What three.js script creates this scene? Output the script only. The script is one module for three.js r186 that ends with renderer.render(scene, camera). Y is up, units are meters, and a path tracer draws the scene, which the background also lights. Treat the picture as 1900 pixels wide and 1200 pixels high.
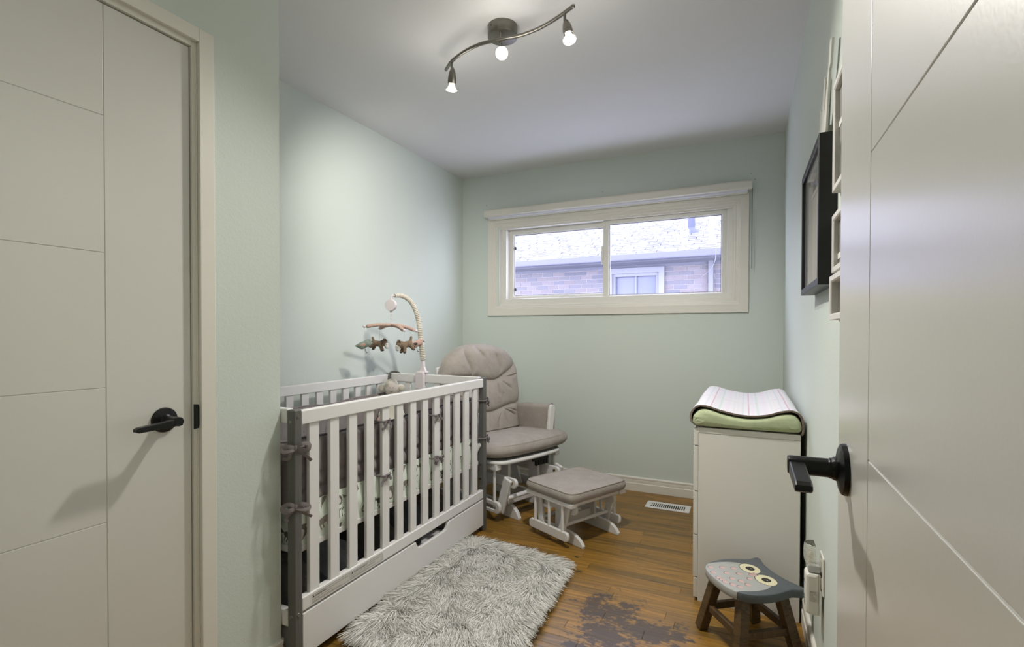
import * as THREE from 'three';
import { RoundedBoxGeometry } from 'three/addons/geometries/RoundedBoxGeometry.js';
import { mergeGeometries, toCreasedNormals } from 'three/addons/utils/BufferGeometryUtils.js';
import { MarchingCubes } from 'three/addons/objects/MarchingCubes.js';
import { RectAreaLightUniformsLib } from 'three/addons/lights/RectAreaLightUniformsLib.js';

// ---------------------------------------------------------------- camera, sky, lights, exposure
RectAreaLightUniformsLib.init();
const scene = new THREE.Scene();
const camera = new THREE.PerspectiveCamera(2 * Math.atan(600 / 925.76) * 180 / Math.PI, 1900 / 1200, 0.01, 60);
camera.position.set(2.1723, 1.1472, 3.6551);
camera.rotation.order = 'YXZ';
camera.rotation.set(THREE.MathUtils.degToRad(-0.709), THREE.MathUtils.degToRad(25.088), THREE.MathUtils.degToRad(0.089));
camera.setViewOffset(1900, 1200, 0, -28.1, 1900, 1200);
const renderer = new THREE.WebGLRenderer({ antialias: true });
renderer.toneMapping = THREE.LinearToneMapping;
renderer.toneMappingExposure = 2.0;
renderer.shadowMap.enabled = true;
scene.background = new THREE.Color(3.05, 3.15, 4.25);          // overcast winter sky
const LAMP = new THREE.Color(1.0, 0.965, 0.91);               // warm white reflector bulbs
const SPOT_I = 5.0, BULB_I = 0.035, HALL_I = 11.0;

// ---------------------------------------------------------------- helpers
const { cos, sin, PI, abs, max, min, sqrt, exp, hypot, floor, pow } = Math;
const V = (x, y, z) => new THREE.Vector3(x, y, z);
let seed = 12345;
const rnd = () => { seed = (seed * 1664525 + 1013904223) >>> 0; return seed / 4294967296; };
const rr = (a, b) => a + (b - a) * rnd();
const clamp = (x, a = 0, b = 1) => min(b, max(a, x));
const sstep = (a, b, x) => { const t = clamp((x - a) / (b - a)); return t * t * (3 - 2 * t); };
const lerp = (a, b, t) => a + (b - a) * t;
function h2(i, j, s = 0) { let h = (i * 374761393 + j * 668265263 + s * 974634257) | 0; h = Math.imul(h ^ (h >>> 13), 1274126177); h = Math.imul(h ^ (h >>> 16), 2246822519); return ((h ^ (h >>> 15)) >>> 0) / 4294967296; }
function vn(x, y, s = 0, wx = 1e9, wy = 1e9) {                 // value noise, wrapping at wx, wy
  const i = floor(x), j = floor(y), u = x - i, v = y - j, a = u * u * (3 - 2 * u), b = v * v * (3 - 2 * v);
  const m = (k, w) => ((k % w) + w) % w;
  const i0 = m(i, wx), i1 = m(i + 1, wx), j0 = m(j, wy), j1 = m(j + 1, wy);
  return lerp(lerp(h2(i0, j0, s), h2(i1, j0, s), a), lerp(h2(i0, j1, s), h2(i1, j1, s), a), b);
}
const fbm = (x, y, s = 0, o = 4) => { let t = 0, a = 0.5, f = 1; for (let k = 0; k < o; k++) { t += a * vn(x * f, y * f, s + k); a *= 0.5; f *= 2; } return t; };

const taken = {};
function numbered(n) { if (!(n in taken)) { taken[n] = 0; return n; } taken[n]++; return n + '_' + String(taken[n]).padStart(3, '0'); }
function tag(o, label, category, group) { o.userData.label = label; o.userData.category = category; if (group) o.userData.group = group; return o; }
function thing(name, label, category, pos = [0, 0, 0], turn = 0, group) {
  const o = new THREE.Group(); o.name = numbered(name); o.position.set(...pos); o.rotation.y = turn; scene.add(o);
  return tag(o, label, category, group);
}
function mesh(geo, mat) { const m = new THREE.Mesh(Array.isArray(geo) ? merge(geo) : geo, mat); m.castShadow = m.receiveShadow = true; return m; }
function part(parent, name, geo, mat, label) { const m = mesh(geo, mat); m.name = name; parent.add(m); if (label) m.userData.label = label; return m; }
function solo(name, label, category, geo, mat, group) { const m = mesh(geo, mat); m.name = numbered(name); scene.add(m); return tag(m, label, category, group); }
function struct(name, geo, mat) { const m = mesh(geo, mat); m.name = name; m.userData.kind = 'structure'; scene.add(m); return m; }
function structGroup(name, pos = [0, 0, 0]) { const g = new THREE.Group(); g.name = name; g.position.set(...pos); g.userData.kind = 'structure'; scene.add(g); return g; }
function merge(list) {
  list = list.map((g) => { g = g.index ? g.toNonIndexed() : g; for (const k of Object.keys(g.attributes)) if (!['position', 'normal', 'uv'].includes(k)) g.deleteAttribute(k); if (!g.attributes.uv) g.setAttribute('uv', new THREE.BufferAttribute(new Float32Array(g.attributes.position.count * 2), 2)); return g; });
  return mergeGeometries(list);
}
function metric(g) {                                          // uv in metres, by the way each face points
  g = g.index ? g.toNonIndexed() : g; const p = g.attributes.position, uv = new Float32Array(p.count * 2), a = V(), b = V(), c = V();
  for (let i = 0; i < p.count; i += 3) {
    a.fromBufferAttribute(p, i); b.fromBufferAttribute(p, i + 1); c.fromBufferAttribute(p, i + 2);
    const n = b.clone().sub(a).cross(c.clone().sub(a)), x = abs(n.x), y = abs(n.y), z = abs(n.z);
    [a, b, c].forEach((q, k) => { const [u, v] = x > y && x > z ? [q.z, q.y] : y > z ? [q.x, q.z] : [q.x, q.y]; uv[2 * (i + k)] = u; uv[2 * (i + k) + 1] = v; });
  }
  g.setAttribute('uv', new THREE.BufferAttribute(uv, 2)); return g;
}
function box(x0, x1, y0, y1, z0, z1, r = 0.003, s = 2) {
  const w = x1 - x0, h = y1 - y0, d = z1 - z0, g = r > 0 ? new RoundedBoxGeometry(w, h, d, s, min(r, w / 2.01, h / 2.01, d / 2.01)) : new THREE.BoxGeometry(w, h, d);
  return metric(g.translate((x0 + x1) / 2, (y0 + y1) / 2, (z0 + z1) / 2));
}
function bar(a, b, w, d, r = 0.003, up = V(0, 0, 1)) {         // rounded bar from a to b, w across (in the up plane's normal), d along up
  const L = a.distanceTo(b), y = b.clone().sub(a).normalize(), x = y.clone().cross(up).normalize(), z = x.clone().cross(y);
  const g = metric(new RoundedBoxGeometry(w, L, d, 2, min(r, w / 2.01, d / 2.01)));
  return g.applyMatrix4(new THREE.Matrix4().makeBasis(x, y, z).setPosition(a.clone().add(b).multiplyScalar(0.5)));
}
function rod(a, b, r0, r1 = r0, seg = 16) {
  const L = a.distanceTo(b), g = new THREE.CylinderGeometry(r1, r0, L, seg, 1);
  return g.applyQuaternion(new THREE.Quaternion().setFromUnitVectors(V(0, 1, 0), b.clone().sub(a).normalize())).translate((a.x + b.x) / 2, (a.y + b.y) / 2, (a.z + b.z) / 2);
}
const tube = (pts, r, n = 40, s = 8) => new THREE.TubeGeometry(new THREE.CatmullRomCurve3(pts), n, r, s, false);
const lathe = (pts, seg = 32) => toCreasedNormals(new THREE.LatheGeometry(pts.map(([r, y]) => new THREE.Vector2(r, y)), seg), 0.6);
const ball = (x, y, z, rx, ry = rx, rz = rx, s = 20) => new THREE.SphereGeometry(1, s, s * 0.7 | 0).scale(rx, ry, rz).translate(x, y, z);
function orient(g, from, dir, up = V(0, 1, 0)) {               // local y axis turned to dir, moved to from
  return g.applyQuaternion(new THREE.Quaternion().setFromUnitVectors(V(0, 1, 0), dir.clone().normalize())).translate(from.x, from.y, from.z);
}
function slab(pts, depth, bevel = 0.003, curve = 10) {         // outline in x,y extruded along z
  const s = pts instanceof THREE.Shape ? pts : new THREE.Shape(pts.map(([x, y]) => new THREE.Vector2(x, y)));
  return new THREE.ExtrudeGeometry(s, { depth: depth - 2 * bevel, bevelEnabled: bevel > 0, bevelThickness: bevel, bevelSize: bevel, bevelOffset: -bevel, bevelSegments: 2, curveSegments: curve }).translate(0, 0, bevel);
}
function spline(pts, n = 60, closed = true) { return new THREE.CatmullRomCurve3(pts.map(([x, y]) => V(x, y, 0)), closed, 'catmullrom', 0.5).getPoints(n).map((p) => [p.x, p.y]); }
function grid(nu, nv, fn, uvs) {                               // open surface fn(u,v) -> Vector3
  const pos = [], uv = [], idx = [];
  for (let j = 0; j <= nv; j++) for (let i = 0; i <= nu; i++) { const u = i / nu, v = j / nv, p = fn(u, v); pos.push(p.x, p.y, p.z); const t = uvs ? uvs(u, v, p) : [u, v]; uv.push(...t); }
  for (let j = 0; j < nv; j++) for (let i = 0; i < nu; i++) { const a = j * (nu + 1) + i, b = a + 1, c = a + nu + 1, d = c + 1; idx.push(a, b, d, a, d, c); }
  const g = new THREE.BufferGeometry(); g.setAttribute('position', new THREE.Float32BufferAttribute(pos, 3)); g.setAttribute('uv', new THREE.Float32BufferAttribute(uv, 2)); g.setIndex(idx); g.computeVertexNormals(); return g;
}
const flip = (g) => { g = g.index ? g.toNonIndexed() : g; const f = g.attributes; for (const k of Object.keys(f)) { const a = f[k].array, n = f[k].itemSize; for (let i = 0; i < a.length; i += 3 * n) for (let j = 0; j < n; j++) { const t = a[i + n + j]; a[i + n + j] = a[i + 2 * n + j]; a[i + 2 * n + j] = t; } } g.computeVertexNormals(); return g; };
function ring(x0, x1, y0, y1, prof) {                          // mitred frame round a rectangle in x,y; prof: [inset, z] pairs; one geometry per side
  const c = (d) => [[x0 + d, y0 + d], [x1 - d, y0 + d], [x1 - d, y1 - d], [x0 + d, y1 - d]];
  return [0, 1, 2, 3].map((k) => {
    const pos = [];
    const ends = [[], []];
    for (let i = 0; i < prof.length - 1; i++) {
      const A = c(prof[i][0]), B = c(prof[i + 1][0]), za = prof[i][1], zb = prof[i + 1][1], l = (k + 1) % 4;
      const a = [...A[k], za], b = [...A[l], za], d = [...B[k], zb], e = [...B[l], zb];
      pos.push(...a, ...b, ...e, ...a, ...e, ...d);
    }
    for (const [q, s] of [[k, 1], [(k + 1) % 4, -1]]) {        // closed mitre ends
      const o = [...c(prof[0][0])[q], prof[prof.length - 1][1]];
      for (let i = 0; i < prof.length - 1; i++) { const a = [...c(prof[i][0])[q], prof[i][1]], b = [...c(prof[i + 1][0])[q], prof[i + 1][1]]; pos.push(...(s > 0 ? [...o, ...a, ...b] : [...o, ...b, ...a])); }
    }
    const g = new THREE.BufferGeometry(); g.setAttribute('position', new THREE.Float32BufferAttribute(pos, 3)); g.computeVertexNormals(); return metric(g);
  });
}
function blob(prims, cell = 0.004, k = 0.008) {                // one smooth skin round tapered capsules [a, b, ra, rb]
  const lo = V(1e9, 1e9, 1e9), hi = V(-1e9, -1e9, -1e9);
  for (const [a, b, ra, rb] of prims) for (const [p, r] of [[a, ra], [b, rb]]) { lo.min(p.clone().subScalar(r + 2.5 * cell)); hi.max(p.clone().addScalar(r + 2.5 * cell)); }
  const ctr = lo.clone().add(hi).multiplyScalar(0.5), half = max(hi.x - lo.x, hi.y - lo.y, hi.z - lo.z) / 2, N = min(72, max(16, Math.ceil(2 * half / cell)));
  const mc = new MarchingCubes(N, new THREE.MeshBasicMaterial(), false, false, 120000); mc.isolation = 0;
  const p = V(), ab = V(), ap = V();
  for (let z = 0; z < N; z++) for (let y = 0; y < N; y++) for (let x = 0; x < N; x++) {
    p.set((x - N / 2) / (N / 2), (y - N / 2) / (N / 2), (z - N / 2) / (N / 2)).multiplyScalar(half).add(ctr);
    let d = 1e9;
    for (const [a, b, ra, rb] of prims) {
      ab.subVectors(b, a); ap.subVectors(p, a); const t = clamp(ap.dot(ab) / max(1e-12, ab.lengthSq()));
      const e = ap.addScaledVector(ab, -t).length() - lerp(ra, rb, t), h = clamp(0.5 + 0.5 * (d - e) / k); d = d > 1e8 ? e : lerp(d, e, h) - k * h * (1 - h);
    }
    mc.field[z * N * N + y * N + x] = -d / half;
  }
  mc.update();
  const n = mc.count, g = new THREE.BufferGeometry();
  g.setAttribute('position', new THREE.BufferAttribute(mc.positionArray.slice(0, n * 3), 3)); g.setAttribute('normal', new THREE.BufferAttribute(mc.normalArray.slice(0, n * 3), 3));
  return g.scale(half, half, half).translate(ctr.x, ctr.y, ctr.z);
}

// ---------------------------------------------------------------- textures and materials
function dataTex(n, m, fn, srgb = true) {                      // fn(x, y) -> [r, g, b] 0..1
  const d = new Uint8Array(n * m * 4);
  for (let y = 0; y < m; y++) for (let x = 0; x < n; x++) { const c = fn(x, y), i = (y * n + x) * 4; d[i] = clamp(c[0]) * 255; d[i + 1] = clamp(c[1]) * 255; d[i + 2] = clamp(c[2]) * 255; d[i + 3] = 255; }
  const t = new THREE.DataTexture(d, n, m); t.wrapS = t.wrapT = THREE.RepeatWrapping; t.magFilter = THREE.LinearFilter; t.minFilter = THREE.LinearMipmapLinearFilter; t.generateMipmaps = true;
  if (srgb) t.colorSpace = THREE.SRGBColorSpace; t.needsUpdate = true; return t;
}
function canvasTex(w, h, draw) {
  const c = document.createElement('canvas'); c.width = w; c.height = h; draw(c.getContext('2d'), w, h);
  const t = new THREE.CanvasTexture(c); t.colorSpace = THREE.SRGBColorSpace; t.wrapS = t.wrapT = THREE.RepeatWrapping; return t;
}
const g3 = (v) => [v, v, v];
const stippleT = dataTex(512, 512, (x, y) => g3(0.6 * vn(x / 5, y / 5, 3, 512 / 5 | 0, 512 / 5 | 0) + 0.4 * vn(x / 16, y / 16, 4, 32, 32)), false); stippleT.repeat.set(4, 4);
const weaveT = dataTex(256, 256, (x, y) => g3(0.35 * abs(sin(x * PI / 4)) + 0.35 * abs(sin(y * PI / 4)) + 0.3 * vn(x / 2, y / 2, 5, 128, 128)), false); weaveT.repeat.set(9, 9);
const mottleT = dataTex(256, 256, (x, y) => { const v = 0.91 + 0.09 * (0.6 * vn(x / 32, y / 32, 7, 8, 8) + 0.4 * vn(x / 8, y / 8, 8, 32, 32)); return g3(v); }); mottleT.repeat.set(3, 3);
const std = (color, roughness = 0.6, o = {}) => new THREE.MeshStandardMaterial({ color, roughness, ...o });
const M = {
  wall: std('#ccd4cc', 0.62, { bumpMap: stippleT, bumpScale: 0.00032 }),
  ceiling: std('#e0dfde', 0.85, { bumpMap: stippleT, bumpScale: 0.00028 }),
  trim: std('#dcd8cd', 0.42, { bumpMap: stippleT, bumpScale: 0.00006 }),
  door: new THREE.MeshPhysicalMaterial({ color: '#d3d1c9', roughness: 0.3, clearcoat: 0.7, clearcoatRoughness: 0.22, bumpMap: stippleT, bumpScale: 0.00006 }),
  vinyl: std('#dedcd4', 0.4),
  white: std('#dddbd8', 0.4),
  whiteDresser: std('#e3e0d9', 0.5),
  greyPost: std('#5d5c58', 0.5),
  black: std('#0d0d0e', 0.35, { metalness: 0.3 }),
  blackFrame: std('#09090a', 0.4),
  blackPlastic: std('#141414', 0.5),
  nickel: std('#827e76', 0.34, { metalness: 1 }),
  nickelDark: std('#6d6a64', 0.36, { metalness: 1 }),
  brass: std('#a58a4a', 0.35, { metalness: 1 }),
  screw: std('#8d8b86', 0.35, { metalness: 1 }),
  cushion: std('#a69e95', 0.95, { bumpMap: weaveT, bumpScale: 0.0002, map: mottleT }),
  piping: std('#989087', 0.95),
  bumper: std('#8a8180', 0.95, { bumpMap: weaveT, bumpScale: 0.0002, map: mottleT }),
  bumperPipe: std('#55515a', 0.9),
  tie: std('#746c6c', 0.95, { bumpMap: weaveT, bumpScale: 0.0003 }),
  glass: new THREE.MeshPhysicalMaterial({ color: '#ffffff', roughness: 0, transmission: 1, thickness: 0, ior: 1.5 }),
  dark: std('#17150f', 0.9),
  floorUnder: std('#2a1f14', 0.9),
};

// ---------------------------------------------------------------- the setting
const W = 2.393, HC = 2.44, XC = 0.743, ZC = 2.457, ZF = 3.60, ZF2 = 3.72, T = 0.15;
// floor: oak strips running along x, each a piece of its own
const floorG = structGroup('floor');
part(floorG, 'subfloor', box(-T, 3.4, -0.2, -0.012, -T, 5.2, 0), M.floorUnder);
{
  const PW = 0.057, FX0 = -0.0, FX1 = W, FZ1 = 3.72, N = 2048;
  const rows = Math.ceil(FZ1 / PW), cuts = [];
  for (let r = 0; r < rows; r++) { const c = [FX0]; let x = FX0 + rr(0.25, 0.95); while (x < FX1 - 0.2) { c.push(x); x += rr(0.55, 1.25); } c.push(FX1); cuts.push(c); }
  const tone = cuts.map((c) => c.map(() => rnd())), shift = cuts.map((c) => c.map(() => rnd() * 50));
  const stain = (x, z) => {                                    // bare, blackened patches where the finish is worn through
    const d = (cx, cz, rx, rz) => hypot((x - cx) / rx, (z - cz) / rz);
    const n = fbm(x * 22, z * 34, 11, 4) - 0.5, n2 = fbm(x * 85, z * 130, 15, 3) - 0.44;
    const s = max(1 - d(1.66, 1.62, 0.17, 0.16), 0.95 - d(1.86, 1.70, 0.20, 0.11), 0.9 - d(1.70, 1.80, 0.15, 0.13), 0.55 - d(1.45, 1.36, 0.07, 0.05), 0.5 - d(1.40, 1.22, 0.04, 0.03), 0.8 - d(1.62, 1.93, 0.13, 0.1));
    return sstep(0.12, 0.5, s + n * 1.5 + n2 * 1.1) * (s > -0.3 ? 1 : 0);
  };
  const bare = (x, z) => sstep(0.3, 0.75, 1.15 - hypot((x - 1.62) / 0.55, (z - 2.15) / 0.42) + (fbm(x * 9, z * 24, 21, 3) - 0.5) * 1.2);   // greyed, scuffed boards near the door
  const tex = dataTex(N, N, (px, py) => {
    const x = px / N * FX1, z = py / N * FZ1, r = min(rows - 1, floor(z / PW)), c = cuts[r]; let k = 0; while (k < c.length - 2 && x > c[k + 1]) k++;
    const s = shift[r][k], t = tone[r][k];
    const warp = fbm(x * 1.6 + s, z * 7 + s, 31, 3), grain = fbm(x * 5 + s, z * 150 + warp * 14, 32, 4), pore = vn(x * 16 + s, z * 620, 33), rings = 0.5 + 0.5 * sin((z * 60 + warp * 13 + s) * 2.2);
    let v = 0.98 + 0.20 * (t - 0.5) + 0.55 * (grain - 0.47) + 0.09 * (rings - 0.5) - 0.12 * sstep(0.62, 0.9, pore);
    let R = 0.530 * v, G = 0.392 * v, B = 0.148 * v;
    R += 0.02 * (t - 0.5); B -= 0.012 * (t - 0.5);
    const b = bare(x, z) * 0.55; R = lerp(R, 0.55 * v, b); G = lerp(G, 0.455 * v, b); B = lerp(B, 0.38 * v, b);
    const w = stain(x, z) * (0.62 + 0.5 * (grain - 0.3)); R = lerp(R, 0.150, w); G = lerp(G, 0.122, w); B = lerp(B, 0.098, w);
    return [R, G, B];
  });
  tex.repeat.set(1 / FX1, 1 / FZ1);
  const wood = std('#ffffff', 0.36, { map: tex });
  let count = 0;
  for (let r = 0; r < rows; r++) for (let k = 0; k < cuts[r].length - 1; k++) {
    const z0 = r * PW, z1 = min(FZ1, z0 + PW), g = box(cuts[r][k] + 0.0003, cuts[r][k + 1] - 0.0003, -0.012, (tone[r][k] - 0.5) * 0.0004, z0 + 0.0003, z1 - 0.0003, 0.0011, 1);
    part(floorG, 'plank' + (count ? '_' + String(count).padStart(3, '0') : ''), g, wood); count++;
  }
  part(floorG, 'hall_floor', box(0.3, 3.4, -0.012, -0.001, FZ1 + 0.001, 5.2, 0), std('#6b5237', 0.5), 'brown wooden floor of the hall');
}
struct('ceiling', box(-T, 3.4, HC, HC + 0.15, -T - 0.05, 5.2, 0), M.ceiling);
// walls; the back wall has the window opening
const WX0 = 0.345, WX1 = 2.105, WY0 = 1.365, WY1 = 2.045, BT = 0.20;
struct('wall_back', [box(-T, WX0, 0, HC, -BT, 0, 0), box(WX1, W + T, 0, HC, -BT, 0, 0), box(WX0, WX1, 0, WY0, -BT, 0, 0), box(WX0, WX1, WY1, HC, -BT, 0, 0)], M.wall);
struct('wall_left', box(-T, 0, 0, HC, 0, ZC, 0), M.wall);
const DT = 1.962, DZ0 = 2.744, DZ1 = 3.475;                     // closet door opening
struct('wall_closet', [box(-T, XC, 0, HC, ZC, ZC + 0.1, 0), box(XC - 0.1, XC, 0, HC, ZC + 0.1, DZ0, 0), box(XC - 0.1, XC, DT, HC, DZ0, DZ1, 0), box(XC - 0.1, XC, 0, HC, DZ1, ZF2, 0), box(-T, 0, 0, HC, ZC + 0.1, ZF2, 0), box(0, XC - 0.1, 0, HC, ZF, ZF2, 0)], M.wall);
struct('wall_right', box(W, W + T, 0, HC, 0, ZF, 0), M.wall);
struct('wall_front', [box(XC, 1.50, 0, HC, ZF, ZF2, 0), box(2.345, 3.4, 0, HC, ZF, ZF2, 0), box(1.50, 2.345, 2.01, HC, ZF, ZF2, 0)], M.wall);
struct('wall_hall', [box(0.45, 0.6, 0, HC, ZF2, 5.2, 0), box(3.2, 3.35, 0, HC, ZF2, 5.2, 0), box(0.6, 3.2, 0, HC, 5.0, 5.2, 0)], M.wall);
// baseboards
function baseboard(name, a, b, out) {
  const d = b.clone().sub(a), L = d.length(), u = d.clone().normalize(), P = [[0, 0], [0.014, 0], [0.014, 0.055], [0.0125, 0.0575], [0.0105, 0.0585], [0.0105, 0.078], [0.009, 0.083], [0.0115, 0.0865], [0.0115, 0.0955], [0.0085, 0.1005], [0, 0.1015]];
  const pos = [];
  const at = (o, y, t) => [a.x + out.x * o + u.x * t, y, a.z + out.z * o + u.z * t];
  for (let i = 0; i < P.length - 1; i++) { const p = at(...P[i], 0), q = at(...P[i], L), r = at(...P[i + 1], L), s = at(...P[i + 1], 0); pos.push(...p, ...r, ...q, ...p, ...s, ...r); }
  for (const t of [0, L]) for (let i = 1; i < P.length - 1; i++) { const tri = [at(...P[0], t), at(...P[i], t), at(...P[i + 1], t)]; pos.push(...(t ? tri : tri.reverse()).flat()); }
  let g = new THREE.BufferGeometry(); g.setAttribute('position', new THREE.Float32BufferAttribute(pos, 3)); g.computeVertexNormals();
  const n = g.attributes.normal; if (n.getX(0) * 0 + n.getY(0) > 0.5) g = flip(g);
  struct(name, metric(g), M.trim);
}
baseboard('baseboard_back', V(0, 0, 0), V(W, 0, 0), V(0, 0, 1));
baseboard('baseboard_right', V(W, 0, ZF), V(W, 0, 0.015), V(-1, 0, 0));
baseboard('baseboard_left', V(0, 0, 0.015), V(0, 0, ZC), V(1, 0, 0));
baseboard('baseboard_closet', V(XC, 0, ZC - 0.0), V(XC, 0, 2.69), V(1, 0, 0));
baseboard('baseboard_closet_end', V(0.015, 0, ZC), V(XC + 0.0, 0, ZC), V(0, 0, -1));

// doors: a slab with panels divided by routed grooves, black lever handle
function lever(parent, name, at, out, along) {                 // rose, neck and flat lever; out: off the door, along: where the lever points
  const up = V(0, 1, 0), g = [];
  const h = new THREE.Group(); h.name = name; parent.add(h);
  part(h, 'rose', orient(lathe([[0, 0.012], [0.014, 0.012], [0.017, 0.0105], [0.028, 0.008], [0.0325, 0.006], [0.034, 0.003], [0.034, 0]], 40), at, out), M.black);
  part(h, 'neck', orient(lathe([[0.0165, 0.008], [0.0155, 0.014], [0.0135, 0.017], [0.0135, 0.019], [0.0125, 0.0205], [0.0125, 0.052], [0.0125, 0.066], [0.0115, 0.068], [0, 0.068]], 32), at, out), M.black);
  const c = at.clone().addScaledVector(out, 0.0575), s = [[-0.010, -0.0095], [0.096, -0.0065], [0.103, -0.003], [0.103, 0.004], [0.096, 0.007], [-0.010, 0.0095]];
  const bl = slab(s, 0.019, 0.002).translate(0, 0, -0.0095);
  const m = new THREE.Matrix4().makeBasis(along, up, along.clone().cross(up)).setPosition(c.x, c.y - 0.002, c.z);
  part(h, 'lever', bl.applyMatrix4(m), M.black);
  return h;
}
function panelDoor(name, xf, out, z0, z1, zg, ys, y1, thick) { // door face at x = xf looking along out (+1/-1); zg: the upright groove; ys: level grooves beside it
  const d = structGroup(name), lo = 0.012, g = 0.0009, skin = 0.002, xs = out > 0 ? [xf - skin, xf] : [xf, xf + skin], xb = out > 0 ? [xf - thick, xf - skin + 0.0006] : [xf + skin - 0.0006, xf + thick];
  part(d, 'slab', box(xb[0], xb[1], lo, y1, min(z0, z1), max(z0, z1), 0.0015), M.door);
  const rows = [y1, ...ys, lo], zs = (a, b) => [min(a, b), max(a, b)], sg = z1 > z0 ? 1 : -1;
  part(d, 'stile_panel', box(xs[0], xs[1], lo, y1, ...zs(z0, zg - sg * g), 0.0012), M.door);
  for (let i = 0; i < rows.length - 1; i++) part(d, 'door_panel', box(xs[0], xs[1], rows[i + 1] + (i < rows.length - 2 ? g : 0), rows[i] - (i ? g : 0), ...zs(zg + sg * g, z1), 0.0012), M.door);
  return d;
}
const grooves = [1.680, 1.343, 1.0085, 0.673, 0.338];
const dl = panelDoor('door_1', 0.735, 1, 2.753, 3.467, 2.962, grooves, 1.955, 0.035);
lever(dl, 'door_handle', V(0.735, 0.907, 2.826), V(1, 0, 0), V(0, -0.06, 1).normalize());
part(dl, 'latch_plate', slab([[-2.7365, -0.024], [-2.7395, -0.034], [-2.752, -0.036], [-2.752, 0.036], [-2.7395, 0.034], [-2.7365, 0.024]], 0.004, 0.001).rotateY(PI / 2).translate(0.7445, 0.905, 0), M.black, 'black strike plate');
{ // closet jamb, stop and casing
  const t = structGroup('trim_1'), cy = 2.012, cz0 = 2.693, cz1 = 3.53;
  part(t, 'casing', [box(XC, 0.758, 0, cy, cz0, 2.737, 0.002), box(XC, 0.758, 0, cy, DZ1 + 0.008, cz1, 0.002), box(XC, 0.758, 1.973, cy, 2.7375, DZ1 + 0.0075, 0.002)], M.trim);
  part(t, 'jamb', [box(XC - 0.1, 0.7437, 0, 1.972, 2.70, 2.7505, 0.001), box(XC - 0.1, 0.7437, 0, 1.972, DZ1 - 0.006, DZ1 + 0.03, 0.001), box(XC - 0.1, 0.7437, 1.958, 1.99, 2.7505, DZ1 - 0.006, 0.001), box(XC, 0.7465, 0, 1.972, 2.7375, 2.741, 0.001)], M.trim);
}
struct('closet_back', box(-0.0, 0.3, 0, HC, 2.75, 2.76, 0), M.dark);
const XD = 2.294;
const dr = panelDoor('door_2', XD, -1, 2.81, 3.585, 2.998, grooves, 1.955, 0.035);
lever(dr, 'door_handle', V(XD, 0.966, 2.87), V(-1, 0, 0), V(0, -0.02, 1).normalize());

// window: stepped casing, vinyl frame, two sashes, glass, screen
const win = structGroup('window_1');
{
  const cas = ring(0.249, 2.187, 1.284, 2.085, [[0, 0], [0, 0.017], [0.052, 0.015], [0.054, 0.010], [0.068, 0.008], [0.070, 0.002], [0.083, -0.001], [0.085, -0.010], [0.098, -0.014], [0.098, -0.035], [0, -0.0]]);
  cas.forEach((g) => part(win, 'casing', g, M.trim));
  const VF = ring(0.342, 2.108, 1.367, 2.043, [[0, -0.12], [0, -0.026], [0.052, -0.030], [0.054, -0.036], [0.054, -0.12]]);
  VF.forEach((g) => part(win, 'window_frame', g, M.vinyl));
  const sash = (n, x0, x1, y0, y1, zf, w, wl, label) => {
    const s = new THREE.Group(); s.name = 'sash'; win.add(s);
    ring(x0, x1, y0, y1, [[0, zf - 0.03], [0, zf], [w - 0.006, zf], [w, zf - 0.006], [w, zf - 0.03]]).forEach((g) => part(s, 'sash_rail', g, M.vinyl));
    part(s, 'gasket', ring(x0 + w - 0.001, x1 - w + 0.001, y0 + w - 0.001, y1 - w + 0.001, [[0, zf - 0.014], [0.004, zf - 0.014], [0.004, zf - 0.02]]), M.blackPlastic);
    part(s, 'pane', new THREE.PlaneGeometry(x1 - x0 - 2 * w + 0.008, y1 - y0 - 2 * w + 0.008).translate((x0 + x1) / 2, (y0 + y1) / 2, zf - 0.018), M.glass);
  };
  sash('r', 1.198, 2.062, 1.385, 2.0, -0.042, 0.044);
  sash('l', 0.392, 1.235, 1.403, 1.992, -0.082, 0.046);
  part(win, 'sash_lock', [box(1.186, 1.2, 1.66, 1.80, -0.046, -0.036, 0.003), box(1.184, 1.2, 1.70, 1.76, -0.05, -0.030, 0.004)], M.vinyl);
  for (const y of [1.50, 1.84]) part(win, 'screen_clip', box(0.444, 0.454, y - 0.012, y + 0.012, -0.105, -0.085, 0.002), M.blackPlastic);
}
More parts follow.
